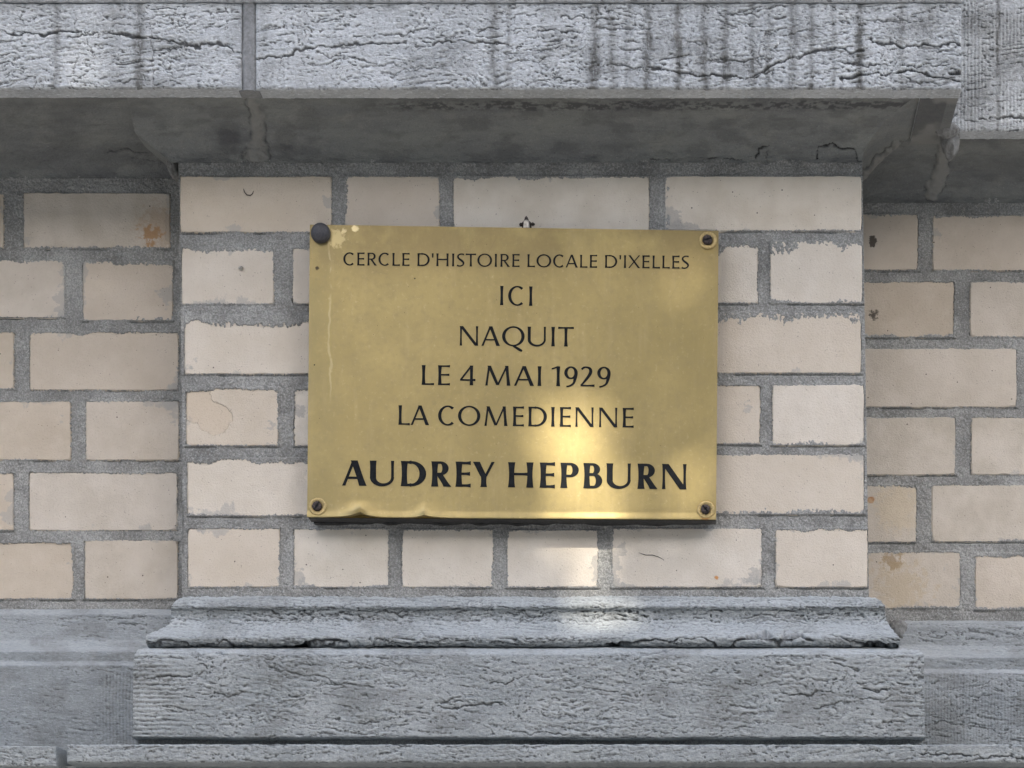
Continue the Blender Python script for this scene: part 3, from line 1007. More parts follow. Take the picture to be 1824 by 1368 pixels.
wr = empty('brick_wall', Q(1700, 1100, .11), 'cream brick wall set farther back on the right of the pilaster', 'wall')
brickwork(wr, RIGHT, .110, (1518, 1900, 350, 1120), 3, mat=M_BRICK_SHADE, labels={10: 'brick with a brown run down its left side'})
link('wall_core', box_mesh('wall_core', Q(1534, 0, 0)[0], xr_far, .116, .30, Q(0, 1130, 0)[2], Q(0, 270, 0)[2]), M_MORTAR, wr)

# the brickwork goes on past both edges of the picture
for par, rows, plane, side in ((wl, LEFT, .055, -1), (wr, RIGHT, .110, 1)):
    for k, j in enumerate(range(0, 12, 2)):
        ya, yb = rows[j][2], rows[j][3]
        x = rows[j][0] - 23 if side < 0 else (2026 if rows[j + 1][1] > 1990 else 1976)
        for q in range(5):
            w = 345 if (q + k) % 2 else 165
            a, b = (x - w, x) if side < 0 else (x, x + w)
            if not (side < 0 and a < -1100) and not (side > 0 and b > 2950):
                link('brick', brick_mesh(a, b, ya, yb, plane, 9000 + k * 10 + q + (200 if side > 0 else 0)), M_BRICK_SHADE, par)
            x += side * (w + 23)

# ------------------------------------------------------------------ the base mouldings
base = empty('stone_base', Q(940, 1320, 0), 'grey bluestone moulded base below the brickwork, cracked along its lower roll', 'plinth')


def base_run(name, A, Bx, profile, seed, mat, cracks=(), step=.00092, amp=1.0, comb=None, label=None, far=False, zback=.3):
    """profile: list of (screen y, depth y, left screen x, right screen x), densified and given relief"""
    pr = np.array(profile, float)
    k = (D + pr[:, 1]) / D
    pts = np.stack([pr[:, 1], (VY - pr[:, 0]) * S * k], 1)
    seg = np.concatenate([[0], np.cumsum(np.hypot(*np.diff(pts, axis=0).T))])
    n = int(seg[-1] / step)
    s = np.linspace(0, seg[-1], n)
    yy, zz = np.interp(s, seg, pts[:, 0]), np.interp(s, seg, pts[:, 1])
    # soften the polyline
    for _ in range(3):
        yy[1:-1] = (yy[:-2] + 2 * yy[1:-1] + yy[2:]) / 4
        zz[1:-1] = (zz[:-2] + 2 * zz[1:-1] + zz[2:]) / 4
    kk = (D + yy) / D
    xl = (np.interp(s, seg, pr[:, 2]) - VX) * S * kk
    xr = (np.interp(s, seg, pr[:, 3]) - VX) * S * kk
    m = int((xr - xl).max() / step)
    u = np.linspace(0, 1, m)[None, :]
    X = xl[:, None] * (1 - u) + xr[:, None] * u
    P = np.stack([X, yy[:, None] + 0 * X, (zz + CZ)[:, None] + 0 * X], -1)
    dv = np.gradient(P, axis=0)
    N = np.stack([0 * X, dv[..., 2], -dv[..., 1]], -1)
    N /= np.linalg.norm(N, axis=2, keepdims=True) + 1e-12
    N = np.where(N[..., 1:2] > 0, -N, N)
    sx, sy = screen(P)
    arc = s[:, None] + 0 * X
    h = stone_relief(P[..., 0], arc, seed, amp, amp)
    if comb is not None:
        h = h + comb(sx, sy)
    cr = crack_field(sx, sy, cracks, seed + 500) if cracks else 0 * h
    pit, crest = pit_crest(h - .5 * cr)
    pit = np.maximum(pit, np.clip(cr / .003, 0, 1))
    P = P + N * (h - cr)[..., None]
    crest = np.clip(crest + .6 * smooth(.35, .8, N[..., 2]), 0, 1)  # upward facets paled: rain-washed wear plus skylight painted into the colour
    st = .35 * smooth(.5, .7, fbm(sx / 80, sy / 40, seed + 33, 4))
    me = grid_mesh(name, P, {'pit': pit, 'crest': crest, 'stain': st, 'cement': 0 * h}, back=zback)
    o = link(name, me, mat, base, True)
    if label:
        o['label'] = label
    return o


def comb_h(sx, sy):
    g = smooth(340, 300, sx) + smooth(1560, 1600, sx) * .6
    return .0004 * np.sin(sy * 2 * math.pi / 8.0 + 3 * fbm(sx / 50, sy / 30, 8, 2)) * g


def comb_v2(sx, sy):
    return (.00022 * np.sin(sx * 2 * math.pi / 6.0 + 3 * fbm(sx / 40, sy / 60, 5, 2)) * smooth(160, 200, sx) * (sx < 600) + .00014 * np.sin(sx * 2 * math.pi / 5.6 + 4 * fbm(sx / 40, sy / 60, 7, 2)) * (sx > 1600)) * smooth(1195, 1205, sy)


# pilaster: fillet, hollow, roll
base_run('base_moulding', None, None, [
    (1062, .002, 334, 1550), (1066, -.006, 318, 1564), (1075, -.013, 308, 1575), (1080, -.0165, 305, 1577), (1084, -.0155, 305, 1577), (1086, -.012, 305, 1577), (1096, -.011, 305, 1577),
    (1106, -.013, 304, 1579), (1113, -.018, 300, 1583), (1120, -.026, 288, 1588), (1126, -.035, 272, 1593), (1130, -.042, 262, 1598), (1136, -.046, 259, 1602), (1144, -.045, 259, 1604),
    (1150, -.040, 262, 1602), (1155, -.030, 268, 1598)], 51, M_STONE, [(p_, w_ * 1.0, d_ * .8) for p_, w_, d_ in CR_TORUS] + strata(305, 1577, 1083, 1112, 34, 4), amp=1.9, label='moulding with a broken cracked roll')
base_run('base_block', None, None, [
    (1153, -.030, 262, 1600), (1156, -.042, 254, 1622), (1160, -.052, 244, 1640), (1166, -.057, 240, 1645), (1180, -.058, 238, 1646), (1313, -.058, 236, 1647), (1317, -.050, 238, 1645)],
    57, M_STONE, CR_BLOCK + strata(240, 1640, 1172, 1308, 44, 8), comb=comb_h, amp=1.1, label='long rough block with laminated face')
# left, set back
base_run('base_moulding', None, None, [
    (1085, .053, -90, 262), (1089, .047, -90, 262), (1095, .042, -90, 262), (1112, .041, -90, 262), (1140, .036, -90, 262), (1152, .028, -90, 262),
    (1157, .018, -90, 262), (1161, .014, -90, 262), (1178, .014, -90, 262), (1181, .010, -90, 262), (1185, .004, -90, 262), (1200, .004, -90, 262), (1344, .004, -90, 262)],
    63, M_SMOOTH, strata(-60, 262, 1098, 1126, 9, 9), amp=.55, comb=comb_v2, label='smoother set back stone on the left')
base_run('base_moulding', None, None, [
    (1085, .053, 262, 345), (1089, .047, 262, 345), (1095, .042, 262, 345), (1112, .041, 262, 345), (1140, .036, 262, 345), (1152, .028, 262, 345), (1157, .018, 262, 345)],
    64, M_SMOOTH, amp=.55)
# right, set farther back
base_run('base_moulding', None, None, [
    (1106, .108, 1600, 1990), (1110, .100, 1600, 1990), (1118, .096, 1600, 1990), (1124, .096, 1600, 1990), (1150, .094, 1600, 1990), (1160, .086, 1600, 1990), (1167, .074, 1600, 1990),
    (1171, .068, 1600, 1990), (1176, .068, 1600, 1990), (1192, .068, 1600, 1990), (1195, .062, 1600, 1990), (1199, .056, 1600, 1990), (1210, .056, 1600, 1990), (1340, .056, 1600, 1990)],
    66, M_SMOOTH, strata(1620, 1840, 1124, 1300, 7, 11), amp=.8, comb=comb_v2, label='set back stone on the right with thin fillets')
lump('mortar_repair', cornice, M_LUMP, Q(313, 300, .028), (.008, .022, .012), 17)
lump('mortar_repair', base, M_LUMP, Q(1600, 1124, .100), (.012, .008, .013), 16)
for side, xa, xb in ((0, -1150, -95), (1, 1995, 2990)):
    dy = (0, .052)[side]
    base_run('base_block', None, None, [(1085 + 22 * side, .053 + dy, xa, xb), (1095 + 22 * side, .042 + dy, xa, xb), (1140 + 12 * side, .036 + dy, xa, xb), (1157 + 13 * side, .018 + dy, xa, xb),
             (1178 + 13 * side, .014 + dy, xa, xb), (1185 + 13 * side, .004 + dy, xa, xb), (1342, .004 + dy, xa, xb)], 80 + side, M_SMOOTH, step=.0022, amp=.6)
    stone_face('ledge_stone', base, M_STONE, xa, xb, 1326, 1362, -.066, .3, 84 + side, step=3)
# ledge under everything
stone_face('ledge_stone', base, M_STONE, 118, 1990, 1325, 1359, -.066, .3, 71, CR_LEDGE, lam=.9, rough=1.2, label='long narrow ledge stone')
stone_face('ledge_stone', base, M_STONE, -90, 99, 1328, 1366, -.066, .3, 72, lam=.9, rough=1.2, label='short ledge stone left of the open joint')
link('ledge_bed', box_mesh('ledge_bed', Q(245, 0, -.04)[0], Q(1640, 0, -.04)[0], -.040, .3, Q(0, 1352, 0)[2] - .01, Q(0, 1316, 0)[2]), M_MORTAR, base)
link('wall_base', box_mesh('wall_base', xl_far, xr_far, -.030, .3, 0.0, Q(0, 1352, 0)[2] - .012), M_SMOOTH, base)

# ------------------------------------------------------------------ the plaque
PY = -.028           # front of the brass sheet
plq = empty('memorial_plaque', Q(913, 930, PY), 'engraved brass memorial plaque screwed to a black board on the pilaster', 'plaque')


def corner(u, v):
    """u,v in 0..1 over the sheet -> photo position"""
    a = np.array([552., 400.]) * (1 - u)[..., None] + np.array([1280., 411.]) * u[..., None]
    b = np.array([547., 921.]) * (1 - u)[..., None] + np.array([1275.5, 925.5]) * u[..., None]
    return a * (1 - v)[..., None] + b * v[..., None]


us, vv = np.linspace(0, 1, 300), np.concatenate([np.linspace(0, .88, 60)[:-1], np.linspace(.88, 1, 60)])
U, V_ = np.meshgrid(us, vv)
sc = corner(U, V_)
px, py = sc[..., 0], sc[..., 1]


def dent(px, c, wl_, wr_):
    d = np.where(px < c, (c - px) / wl_, (px - c) / wr_)
    return np.exp(-2.1 * d) * (1 - smooth(1.3, 2.4, d))


near = smooth(.93, 1.06, V_) ** 1.5 * 2.0
dd = 1.0 * dent(px, 643, 38, 32) + .55 * dent(px, 757, 26, 30)
py2 = py - near * 7.5 * dd
P = QX(px, py2, PY)
P[..., 1] -= near * .0115 * dd


def wobble(px, py):
    return .0007 * (fbm(px / 130, py / 110, 5, 2) - .5) * smooth(0, 45, np.minimum(px - 552, 1275 - px))


P[..., 1] -= wobble(px, py)
# bottom lip rolls slightly outward
P[..., 1] -= .0012 * smooth(.975, 1.0, V_)
me = grid_mesh('brass_plate', P, {}, back=PY + .0022)
link('brass_plate', me, M_BRASS, plq, True)
PL_Y = lambda x, y: PY


def quad_block(name, parent, mat, c4, y0, y1, nx=60, jag=0.0, seed=0):
    xs = np.linspace(0, 1, nx)
    ys = np.linspace(0, 1, 12)
    U, V = np.meshgrid(xs, ys)
    c = np.array(c4, float)
    p = (c[0] * (1 - U[..., None]) + c[1] * U[..., None]) * (1 - V[..., None]) + (c[3] * (1 - U[..., None]) + c[2] * U[..., None]) * V[..., None]
    # lay out at the sheet's depth so the board lines up with it
    P = QX(p[..., 0], p[..., 1], PY)
    P[..., 1] = y0
    P[..., 2] += jag * (vnoise(p[..., 0] / 23, 0 * U, seed) - .5) * (V > .95)
    return link(name, grid_mesh(name, P, {}, back=y1), mat, parent)


quad_block('backing_board', plq, M_BOARD, [(553, 402), (1279, 413), (1275, 926.5), (549, 922)], PY + .0024, -.0085)
quad_block('spacer_board', plq, M_BOARD, [(558, 408), (1272, 418), (1268, 925), (553, 922)], -.0083, .0015, jag=.004, seed=4)

# -------- lettering: a flared roman sans drawn stroke by stroke


def strip_line(x0, y0, x1, y1, w0, wm, w1, n=10, horiz=False):
    """straight flared stroke; widths measured across (horizontally when the stroke leans)"""
    L, R = [], []
    for i in range(n + 1):
        t = i / n
        f = abs(2 * t - 1) ** 2.2
        w = (w0 if t < .5 else w1) * f + wm * (1 - f)
        x, y = x0 + (x1 - x0) * t, y0 + (y1 - y0) * t
        if horiz:
            L.append((x, y + w / 2))
            R.append((x, y - w / 2))
        else:
            L.append((x - w / 2, y))
            R.append((x + w / 2, y))
    return (L, R)


def pen(pts, n=10):
    """smooth stroke through (x, y, width)"""
    pts = [pts[0]] + list(pts) + [pts[-1]]
    out = []
    for i in range(1, len(pts) - 2):
        p0, p1, p2, p3 = pts[i - 1:i + 3]
        for k in range(n):
            t = k / n
            out.append([.5 * ((2 * b) + (-a + c) * t + (2 * a - 5 * b + 4 * c - d) * t * t + (-a + 3 * b - 3 * c + d) * t ** 3) for a, b, c, d in zip(p0, p1, p2, p3)])
    out.append(list(pts[-2]))
    L, R = [], []
    for i, (x, y, w) in enumerate(out):
        a, b = out[max(0, i - 1)], out[min(len(out) - 1, i + 1)]
        dx, dy = b[0] - a[0], b[1] - a[1]
        q = math.hypot(dx, dy) + 1e-9
        L.append((x - dy / q * w / 2, y + dx / q * w / 2))
        R.append((x + dy / q * w / 2, y - dx / q * w / 2))
    return (L, R)


def arc(cx, cy, rx, ry, ws, wt, a0, a1, n=40, pw=2.0):
    """part of a ring: outer ellipse, inner ellipse narrower by ws at the sides and wt at top and bottom"""
    L, R = [], []
    for i in range(n + 1):
        a = math.radians(a0 + (a1 - a0) * i / n)
        c, s = math.cos(a), math.sin(a)
        e = 2 / pw
        c2, s2 = math.copysign(abs(c) ** e, c), math.copysign(abs(s) ** e, s)
        L.append((cx + rx * c2, cy + ry * s2))
        R.append((cx + (rx - ws) * c2, cy + (ry - wt) * s2))
    return (L, R)


def glyph(ch, T, t, h):
    """strokes and advance width, cap height 1; T stem, t thin stroke, h bar"""
    w = .82 * T      # waist of a stem
    st = lambda x: strip_line(x, 0, x, 1, T * 1.14, w, T * 1.14)
    th = lambda x: strip_line(x, 0, x, 1, t * 1.25, t * .85, t * 1.25)
    bar = lambda x0, x1, y: strip_line(x0, y, x1, y, h * .95, h * .85, h * 1.4, horiz=True)
    if ch == 'I':
        return [st(T / 2)], T
    if ch == 'L':
        return [st(T / 2), bar(T * .5, .50 + T * .4, h * .48)], .50 + T * .4
    if ch == 'E':
        r = .47 + T * .5
        return [st(T / 2), bar(T * .5, r, h * .48), bar(T * .5, r * .95, .52), bar(T * .5, r, 1 - h * .48)], r + .01
    if ch == 'T':
        W = .74 + T * .3
        return [st(W / 2), strip_line(0, 1 - h * .5, W, 1 - h * .5, h * 1.25, h * .9, h * 1.25, horiz=True)], W
    if ch == 'H':
        W = .82 + T * .65
        return [st(T / 2), st(W - T / 2), bar(T * .5, W - T * .5, .53)], W
    if ch == 'A':
        W = .85 + T * .5
        ap = W * .5 - T * .10
        y = .31
        k = T * 1.12
        return [strip_line(W - k * .52, 0, ap + T * .05, 1, k * 1.05, k * .92, k * .98), strip_line(t * .55, 0, ap, 1, t * 1.15, t * 1.05, t * 1.2),
                strip_line(t * .5 + (ap - t * .5) * y, y, W - k * .5 - (W - k * .5 - ap) * y, y, h * .85, h * .85, h * .85, horiz=True)], W
    if ch == 'M':
        W = 1.05 + T * .7
        k = T * 1.08
        return [strip_line(t * .55, 0, W * .15, 1, t * 1.15, t, t * 1.1), strip_line(W * .15, 1, W * .49, .03, k * .95, k * .9, k * .75),
                strip_line(W * .50, .03, W * .86, 1, t * 1.0, t * .95, t * 1.0), strip_line(W * .85, 1, W - T * .5, 0, T, w, T * 1.08)], W
    if ch == 'N':
        W = .82 + T * .6
        k = T * 1.15
        return [th(t * .6), strip_line(k * .40, 1, W - k * .42, 0, k * .95, k * .95, k * .95), th(W - t * .6)], W
    if ch == 'U':
        W = .82 + T * .6
        ry = .36
        cy = ry - .015
        L1 = strip_line(T / 2, cy - .01, T / 2, 1, T * .97, T * .93, T * 1.08)
        R1 = strip_line(W - t * .6, cy - .01, W - t * .6, 1, t * 1.0, t * .95, t * 1.15)
        Lp, Rp = [], []
        n = 30
        for i in range(n + 1):
            a = math.pi + math.pi * i / n
            f = i / n
            ws = T * .96 * (1 - f) + t * 1.05 * f
            cx = W / 2
            ox, oy = cx + (W / 2 - .003) * math.cos(a), cy + ry * math.sin(a)
            cxi = ((T * .96) + (W - t * 1.1)) / 2
            rxi = ((W - t * 1.1) - (T * .96)) / 2
            Lp.append((ox, oy))
            Rp.append((cxi + rxi * math.cos(a), cy + (ry - h * 1.05) * math.sin(a)))
        return [L1, R1, (Lp, Rp)], W
    if ch in 'OQ':
        W = 1.05 + T * .5
        g = [arc(W / 2, .5, W / 2, .515, T * 1.03, h * .88, 0, 360, 64)]
        if ch == 'Q':
            g.append(pen([(W * .45, .03, h * .7), (W * .60, -.06, T * .75), (W * .80, -.20, T * .85), (W * .90, -.25, T * .55)]))
        return g, W
    if ch == 'C':
        W = .82 + T * .4
        rx = W * .56
        Lp, Rp = [], []
        n = 48
        for i in range(n + 1):
            a = math.radians(52 + (308 - 52) * i / n)
            c, s_ = math.cos(a), math.sin(a)
            flare = 1 + .55 * max(0, (abs(i / n - .5) * 2 - .75) / .25)
            Lp.append((rx + rx * c, .5 + .515 * s_))
            Rp.append((rx + (rx - T * 1.03) * c - (flare - 1) * .0, .5 + (.515 - h * .9 * flare) * s_))
        return [(Lp, Rp)], W
    if ch == 'D':
        W = .82 + T * .7
        Lp, Rp = [], []
        n = 40
        x0 = W * .40
        for i in range(n + 1):
            a = math.radians(90 - 180 * i / n)
            Lp.append((x0 + (W - x0) * math.cos(a), .5 + .5 * math.sin(a)))
            Rp.append((x0 + (W - x0 - T * 1.05) * math.cos(a), .5 + (.5 - h * .92) * math.sin(a)))
        return [st(T / 2), (Lp, Rp), bar(T * .5, x0 + .005, h * .46), bar(T * .5, x0 + .005, 1 - h * .46)], W
    if ch in 'PRB':
        W = {'P': .57, 'R': .57, 'B': .59}[ch] + T * .6

        def bowl(ya, yb, xr, Tk):
            x0 = xr * .52
            cy, ry = (ya + yb) / 2, (yb - ya) / 2
            Lp, Rp = [], []
            for i in range(33):
                a = math.radians(90 - 180 * i / 32)
                Lp.append((x0 + (xr - x0) * math.cos(a), cy + ry * math.sin(a)))
                Rp.append((x0 + (xr - x0 - Tk) * math.cos(a), cy + (ry - h * .88) * math.sin(a)))
            hb = h * .88
            return [(Lp, Rp), strip_line(T * .5, yb - hb / 2, x0 + .004, yb - hb / 2, hb, hb, hb, horiz=True), strip_line(T * .5, ya + hb / 2, x0 + .004, ya + hb / 2, hb, hb, hb, horiz=True)]
        if ch == 'P':
            return [st(T / 2)] + bowl(.43, 1.0, W, T), W
        if ch == 'R':
            k = T * 1.12
            return [st(T / 2)] + bowl(.45, 1.0, W * .94, T) + [strip_line(W * .42, .50, W * 1.08 - k * .5, 0, k * .9, k * .92, k * 1.1)], W * 1.08
        return [st(T / 2)] + bowl(.505, 1.0, W * .88, T * .95) + bowl(0, .505 + h * .8, W, T * 1.02), W
    if ch == 'S':
        W = .50 + T * .6
        return [pen([(W * .92, .93, h * 1.25), (W * .70, .965, h * .95), (W * .46, .955, h * .95), (W * .20, .86, T * .80), (W * .16, .72, T * .92), (W * .34, .575, T * 1.0),
                     (W * .62, .455, T * 1.05), (W * .86, .29, T * .95), (W * .78, .12, T * .72), (W * .50, .035, h * .92), (W * .25, .035, h * .98), (W * .04, .085, h * 1.3)])], W
    if ch == 'X':
        W = .82 + T * .6
        k = T * 1.15
        return [strip_line(k * .5, 1, W - k * .5, 0, k, k * .9, k), strip_line(t * .55, 0, W - t * .7, 1, t * 1.15, t, t * 1.15)], W
    if ch == 'Y':
        W = .70 + T * .7
        k = T * 1.1
        return [strip_line(W / 2, 0, W / 2, .47, T * 1.08, w, T * .95), strip_line(k * .5, 1, W / 2 - T * .02, .42, k, k * .95, k * .9), strip_line(W - t * .6, 1, W / 2 + T * .28, .42, t * 1.15, t, t)], W
    if ch == "'":
        return [strip_line(T * .45, .66, T * .45, 1, T * .55, T * .75, T * .95)], T * .9
    if ch == '1':
        W = .36 + T * .3
        x = W - T * .5
        return [st(x), strip_line(0.02, .87, x, .975, h * .8, h * .9, h * 1.1, horiz=True)], W
    if ch == '2':
        W = .62 + T * .2
        return [pen([(.05, .86, h * 1.1), (.14, .95, h), (.27, .97, h * .95), (.43, .90, T * .8), (.47, .75, T * .95), (.41, .58, T * .92), (.26, .35, T * .75), (.10, .14, h * 1.0), (.02, .06, h)]),
                bar(.0, W, h * .48)], W
    if ch == '4':
        W = .68 + T * .2
        x = W * .74
        return [strip_line(x, 0, x, 1, T * 1.05, w, T), strip_line(.04, .29, x, .99, t * 1.15, t * 1.15, t * 1.1), bar(.0, W, .27)], W
    if ch == '9':
        W = .60 + T * .3
        return [arc(W * .48, .685, W * .48, .325, T * .95, h * .9, 0, 360, 56), pen([(W * .96 - T * .47, .70, T * .9), (W * .955 - T * .47, .60, T * .94), (W * .90 - T * .47, .40, T * .9), (W * .66, .15, T * .66), (W * .42, .03, h * .9), (W * .16, -.02, h * .85)])], W
    return [], .3


SB_L = {'A': .03, 'T': .03, 'Y': .02, 'X': .03, 'C': .07, 'O': .07, 'Q': .07, 'S': .06, "'": .08, '4': .03, '9': .06, '2': .05, '1': .10, 'U': .10}
SB_R = {'A': .03, 'T': .03, 'Y': .02, 'X': .03, 'C': .05, 'O': .07, 'Q': .05, 'S': .06, 'D': .08, 'E': .08, 'L': .05, 'R': .05, 'P': .06, 'B': .07, "'": .08, '2': .06, '9': .06, '4': .06}


def text_line(txt, x0, y0, x1, y1, H, T, t, h, gap, space, label):
    """baseline from (x0,y0) to (x1,y1) in the photograph, cap height H px"""
    items, cur = [], 0.0
    prev = ''
    for ch in txt:
        if ch == ' ':
            cur += space
            prev = ch
            continue
        g, w = glyph(ch, T, t, h)
        if prev and prev != ' ':
            cur += SB_R.get(prev, .14) + SB_L.get(ch, .14) + gap
        if prev + ch in ('LA', 'EY'):
            cur -= .03
        items.append((g, cur))
        cur += w
        prev = ch
    total = cur
    k = math.hypot(x1 - x0, y1 - y0) / total          # px per unit along
    ux, uy = (x1 - x0) / total, (y1 - y0) / total
    V, F = [], []
    layer = 0
    for g, off in items:
        layer = 0
        for Ls, Rs in g:
            b = len(V)
            dep = PY - .00035 - .00003 * layer
            layer += 1
            for (lx, ly), (rx, ry) in zip(Ls, Rs):
                for qx, qy in ((lx, ly), (rx, ry)):
                    sx_ = x0 + (off + qx) * ux
                    sy_ = y0 + (off + qx) * uy - qy * H
                    X, _, Z = Q(sx_ + qy * H * .0085, sy_, PY)
                    V.append((X, dep - float(wobble(np.float64(sx_), np.float64(sy_))), Z))
            n = len(Ls)
            for i in range(n - 1):
                F.append((b + 2 * i, b + 2 * i + 1, b + 2 * i + 3, b + 2 * i + 2))
    me = raw_mesh('inscription_line', V, F)
    o = link('inscription_line', me, M_INK, plq)
    o['label'] = label
    return o


text_line("CERCLE D'HISTOIRE LOCALE D'IXELLES", 611.5, 472.8, 1227.5, 478.6, 22.8, .15, .095, .105, .0, .60, 'small top line of capitals')
text_line('ICI', 891, 543.8, 948, 545.0, 34.5, .16, .09, .085, .05, .3, 'short word on the second line')
text_line('NAQUIT', 819, 615.8, 1022, 617.6, 34.8, .16, .095, .09, .0, .3, 'single word on the third line')
text_line('LE 4 MAI 1929', 751.5, 685.8, 1088.5, 689.0, 35.2, .16, .095, .09, .0, .46, 'date line')
text_line('LA COMEDIENNE', 710, 756.8, 1129, 761.6, 34.8, .16, .095, .09, .0, .45, 'line above the name')
text_line('AUDREY HEPBURN', 609.5, 865.0, 1222.5, 871.8, 45.0, .255, .115, .115, .0, .55, 'large bold name')


# -------- screws, cap, lug
def disc(name, parent, mat, c, prof, seg=28, jag=0.0, seed=0, gap=None):
    """turned shape facing the street: prof = [(radius, forward)]"""
    r = random.Random(seed)
    V, F = [], []
    js = [1 + jag * r.uniform(-1, 1) for _ in range(seg)]
    for (rad, f) in prof:
        for k in range(seg):
            a = 2 * math.pi * k / seg
            rr = rad * js[k]
            V.append((c[0] + rr * math.cos(a), c[1] - f, c[2] + rr * math.sin(a)))
    n = len(prof)
    for i in range(n - 1):
        for k in range(seg):
            l = (k + 1) % seg
            F.append((i * seg + k, i * seg + l, (i + 1) * seg + l, (i + 1) * seg + k))
    F.append(tuple((n - 1) * seg + k for k in range(seg)))
    return link(name, raw_mesh(name, V, F), mat, parent, True)


mmp = lambda p: p * S
cap = disc('screw_cap', plq, M_CAP, Q(571.5, 416, PY - .0005), [(mmp(17.2), -.001), (mmp(17.4), .0015), (mmp(16.6), .0042), (mmp(14.6), .0062), (mmp(11), .0078), (mmp(6), .0088), (mmp(2), .0091)], 36)
for i, (sx_, sy_, rr, lab) in enumerate(((1261, 428, 8.6, 'black screw top right'), (566, 902, 8.2, 'rusty screw bottom left'), (1257.5, 907.5, 8.2, 'rusty screw bottom right'))):
    c = Q(sx_ - 1, sy_, PY)
    wsh = disc('washer', plq, M_WASHER, Q(sx_, sy_ + .5, PY - .0004), [(mmp(15.8), -.001), (mmp(15.6), .0006), (mmp(14.2), .0012), (mmp(13.2), .0012), (mmp(9.5), .0008), (mmp(8), .0002), (mmp(7), -.0008)], 32, .03, 5 + i)
    head = disc('screw', plq, M_SCREW, c, [(mmp(rr), .0002), (mmp(rr), .0026), (mmp(rr * .9), .0034), (mmp(rr * .55), .0037), (mmp(rr * .30), .0037), (mmp(rr * .24), .0024)], 22, .07, 9 + i)
    head['label'] = lab
    a = (.3, 1.0, -.9)[i]
    V = []
    ca, sa = math.cos(a), math.sin(a)
    for (u, v) in ((-.92, -.12), (.92, -.12), (.92, .12), (-.92, .12)):
        V.append((c[0] + (u * ca - v * sa) * mmp(rr), c[1] - .0041, c[2] + (u * sa + v * ca) * mmp(rr)))
    for (u, v) in ((-.92, -.12), (.92, -.12), (.92, .12), (-.92, .12)):
        V.append((c[0] + (u * ca - v * sa) * mmp(rr), c[1] - .0030, c[2] + (u * sa + v * ca) * mmp(rr)))
    slot = raw_mesh('slot', V, [(0, 1, 2, 3), (7, 6, 5, 4), (0, 4, 5, 1), (1, 5, 6, 2), (2, 6, 7, 3), (3, 7, 4, 0)])
    link('slot', slot, M_INK, head)
# hanging lug peeping over the top edge
c = Q(937, 404, -.010)
lug = empty('hanging_lug', c, 'small pointed metal lug peeping over the top edge of the brass plaque', 'lug')
lug.parent = None


def prism(name, parent, mat, pts, y0, y1, bev=.0008):
    n = len(pts)
    cx, cz = sum(p[0] for p in pts) / n, sum(p[1] for p in pts) / n
    V = [(*(Q(p[0], p[1], -.010)[0:1]), y0 + bev, Q(p[0], p[1], -.010)[2]) for p in pts]
    V += [(Q(cx + (p[0] - cx) * .75, cz + (p[1] - cz) * .75, -.010)[0], y0, Q(cx + (p[0] - cx) * .75, cz + (p[1] - cz) * .75, -.010)[2]) for p in pts]
    V += [(Q(p[0], p[1], -.010)[0], y1, Q(p[0], p[1], -.010)[2]) for p in pts]
    F = [tuple(range(n, 2 * n)), tuple(range(3 * n - 1, 2 * n - 1, -1))]
    for i in range(n):
        j = (i + 1) % n
        F += [(i, j, n + j, n + i), (i, 2 * n + i, 2 * n + j, j)]
    return link(name, raw_mesh(name, V, F), mat, parent)


prism('tongue', lug, M_SCREW, [(935, 388), (937.5, 385), (940, 388), (942, 393), (946, 397), (947, 412), (929, 412), (930, 397), (934, 393)], -.012, -.006)
prism('clasp', lug, M_STEEL, [(933, 396), (938, 394), (943, 396), (944, 411), (932, 411)], -.016, -.0125)
lump('pin', lug, M_SCREW, Q(928, 400, -.012), (.0019, .002, .0019), 31)
lump('pin', lug, M_SCREW, Q(949, 399.5, -.012), (.0022, .002, .0018), 32)


# ------------------------------------------------------------------ small marks lying on the bricks
def wisp(pts, y, w, label):
    V, F = [], []
    n = len(pts)
    P = [Q(a, b, y) for a, b in pts]
    for i, p in enumerate(P):
        a, b = P[max(0, i - 1)], P[min(n - 1, i + 1)]
        dx, dz = b[0] - a[0], b[2] - a[2]
        q = math.hypot(dx, dz)
        ww = w * (.35 + .65 * math.sin(math.pi * (i + .5) / n))
        for s_, f in ((1, 0), (0, 1), (-1, 0), (0, -.3)):
            V.append((p[0] - dz / q * ww * s_, y - .0012 - f * ww, p[2] + dx / q * ww * s_))
    for i in range(n - 1):
        for k in range(4):
            l = (k + 1) % 4
            F.append((4 * i + k, 4 * i + l, 4 * i + 4 + l, 4 * i + 4 + k))
    o = link('hair', raw_mesh('hair', V, F), M_SCREW)
    o['label'] = label
    o['category'] = 'hair'
    return o


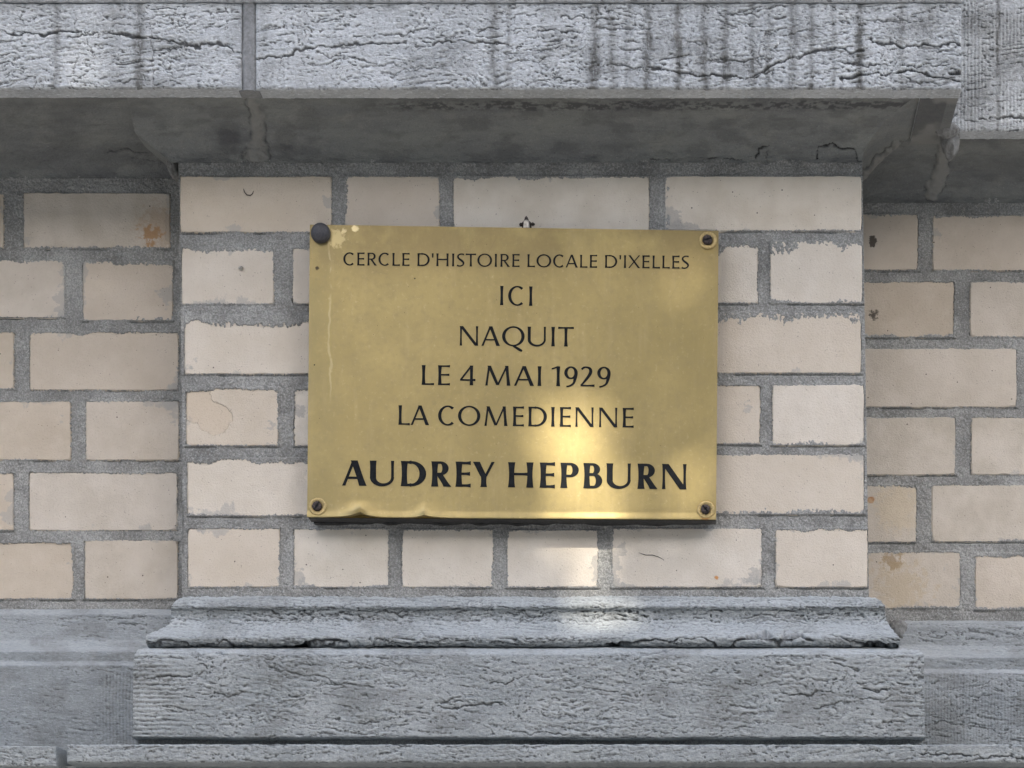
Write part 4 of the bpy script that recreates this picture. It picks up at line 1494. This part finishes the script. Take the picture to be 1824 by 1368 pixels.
wisp([(434, 337), (436, 343), (440, 348), (446, 349), (450, 346), (452, 341)], 0, .0006, 'dark curled hair stuck on the top left brick of the pilaster')
wisp([(1138, 985), (1150, 989), (1162, 989), (1172, 992), (1183, 998)], 0, .0004, 'thin dark hair on the brick below the plaque')
sn = lump('snail_shell', None, M_STEEL, Q(429, 477.5, -.002), (.0026, .0022, .0021), 40)
sn['label'] = 'tiny grey shell on the second brick of the pilaster left side'
sn['category'] = 'shell'

# ------------------------------------------------------------------ street tree over the photographer: its gaps let the sun patches through
GAPS = [(1050, 880, 105, 64), (1170, 885, 85, 52), (1205, 840, 30, 25), (995, 815, 45, 45), (1010, 1010, 60, 14), (1080, 1135, 125, 26), (1730, 1350, 85, 40)]
nr = np.random.RandomState(5)
cen = np.array(Q(912, 690, 0)) + np.array(SUN) * 5.6
s3 = np.array(SUN)
e1 = np.cross(s3, [0, 0, 1.0]); e1 /= np.linalg.norm(e1)
e2 = np.cross(e1, s3)
N = 44000
a = nr.uniform(0, 2 * math.pi, N)
rr = np.sqrt(nr.uniform(0, 1, N)) * (1.75 + .25 * np.sin(3 * a) + .15 * np.sin(7 * a + 1))
dp = nr.uniform(-1, 1, N) * .55
C = cen + (rr * np.cos(a))[:, None] * e1 * 1.15 + (rr * np.sin(a))[:, None] * e2 + dp[:, None] * s3
# where each leaf's shade falls on the pilaster plane
tt = (0 - C[:, 1]) / (-s3[1])
hit = C - tt[:, None] * s3 * 1.0
hx, hz = hit[:, 0] / S + VX, VY - (hit[:, 2] - CZ) / S
ok = np.ones(N, bool)
thin = nr.uniform(0, 1, N) > .075
for gx_, gy_, rx_, ry_ in GAPS:
    ok &= ~thin | ((((hx - gx_) / (rx_ + 45)) ** 2 + ((hz - gy_) / (ry_ + 45)) ** 2) > 1)
C = C[ok]
n = len(C)
d1 = nr.normal(size=(n, 3)); d1 /= np.linalg.norm(d1, axis=1, keepdims=True)
d2 = np.cross(d1, nr.normal(size=(n, 3))); d2 /= np.linalg.norm(d2, axis=1, keepdims=True)
sz = nr.uniform(.045, .075, n)[:, None]
V = np.stack([C - d1 * sz, C + d2 * sz * .55, C + d1 * sz, C - d2 * sz * .55], 1).reshape(-1, 3)
F = np.arange(4 * n).reshape(n, 4)
o = link('tree_foliage', raw_mesh('tree_foliage', V, F), M_LEAF)
o['kind'] = 'stuff'
o['label'] = 'green street tree foliage overhead behind the camera'
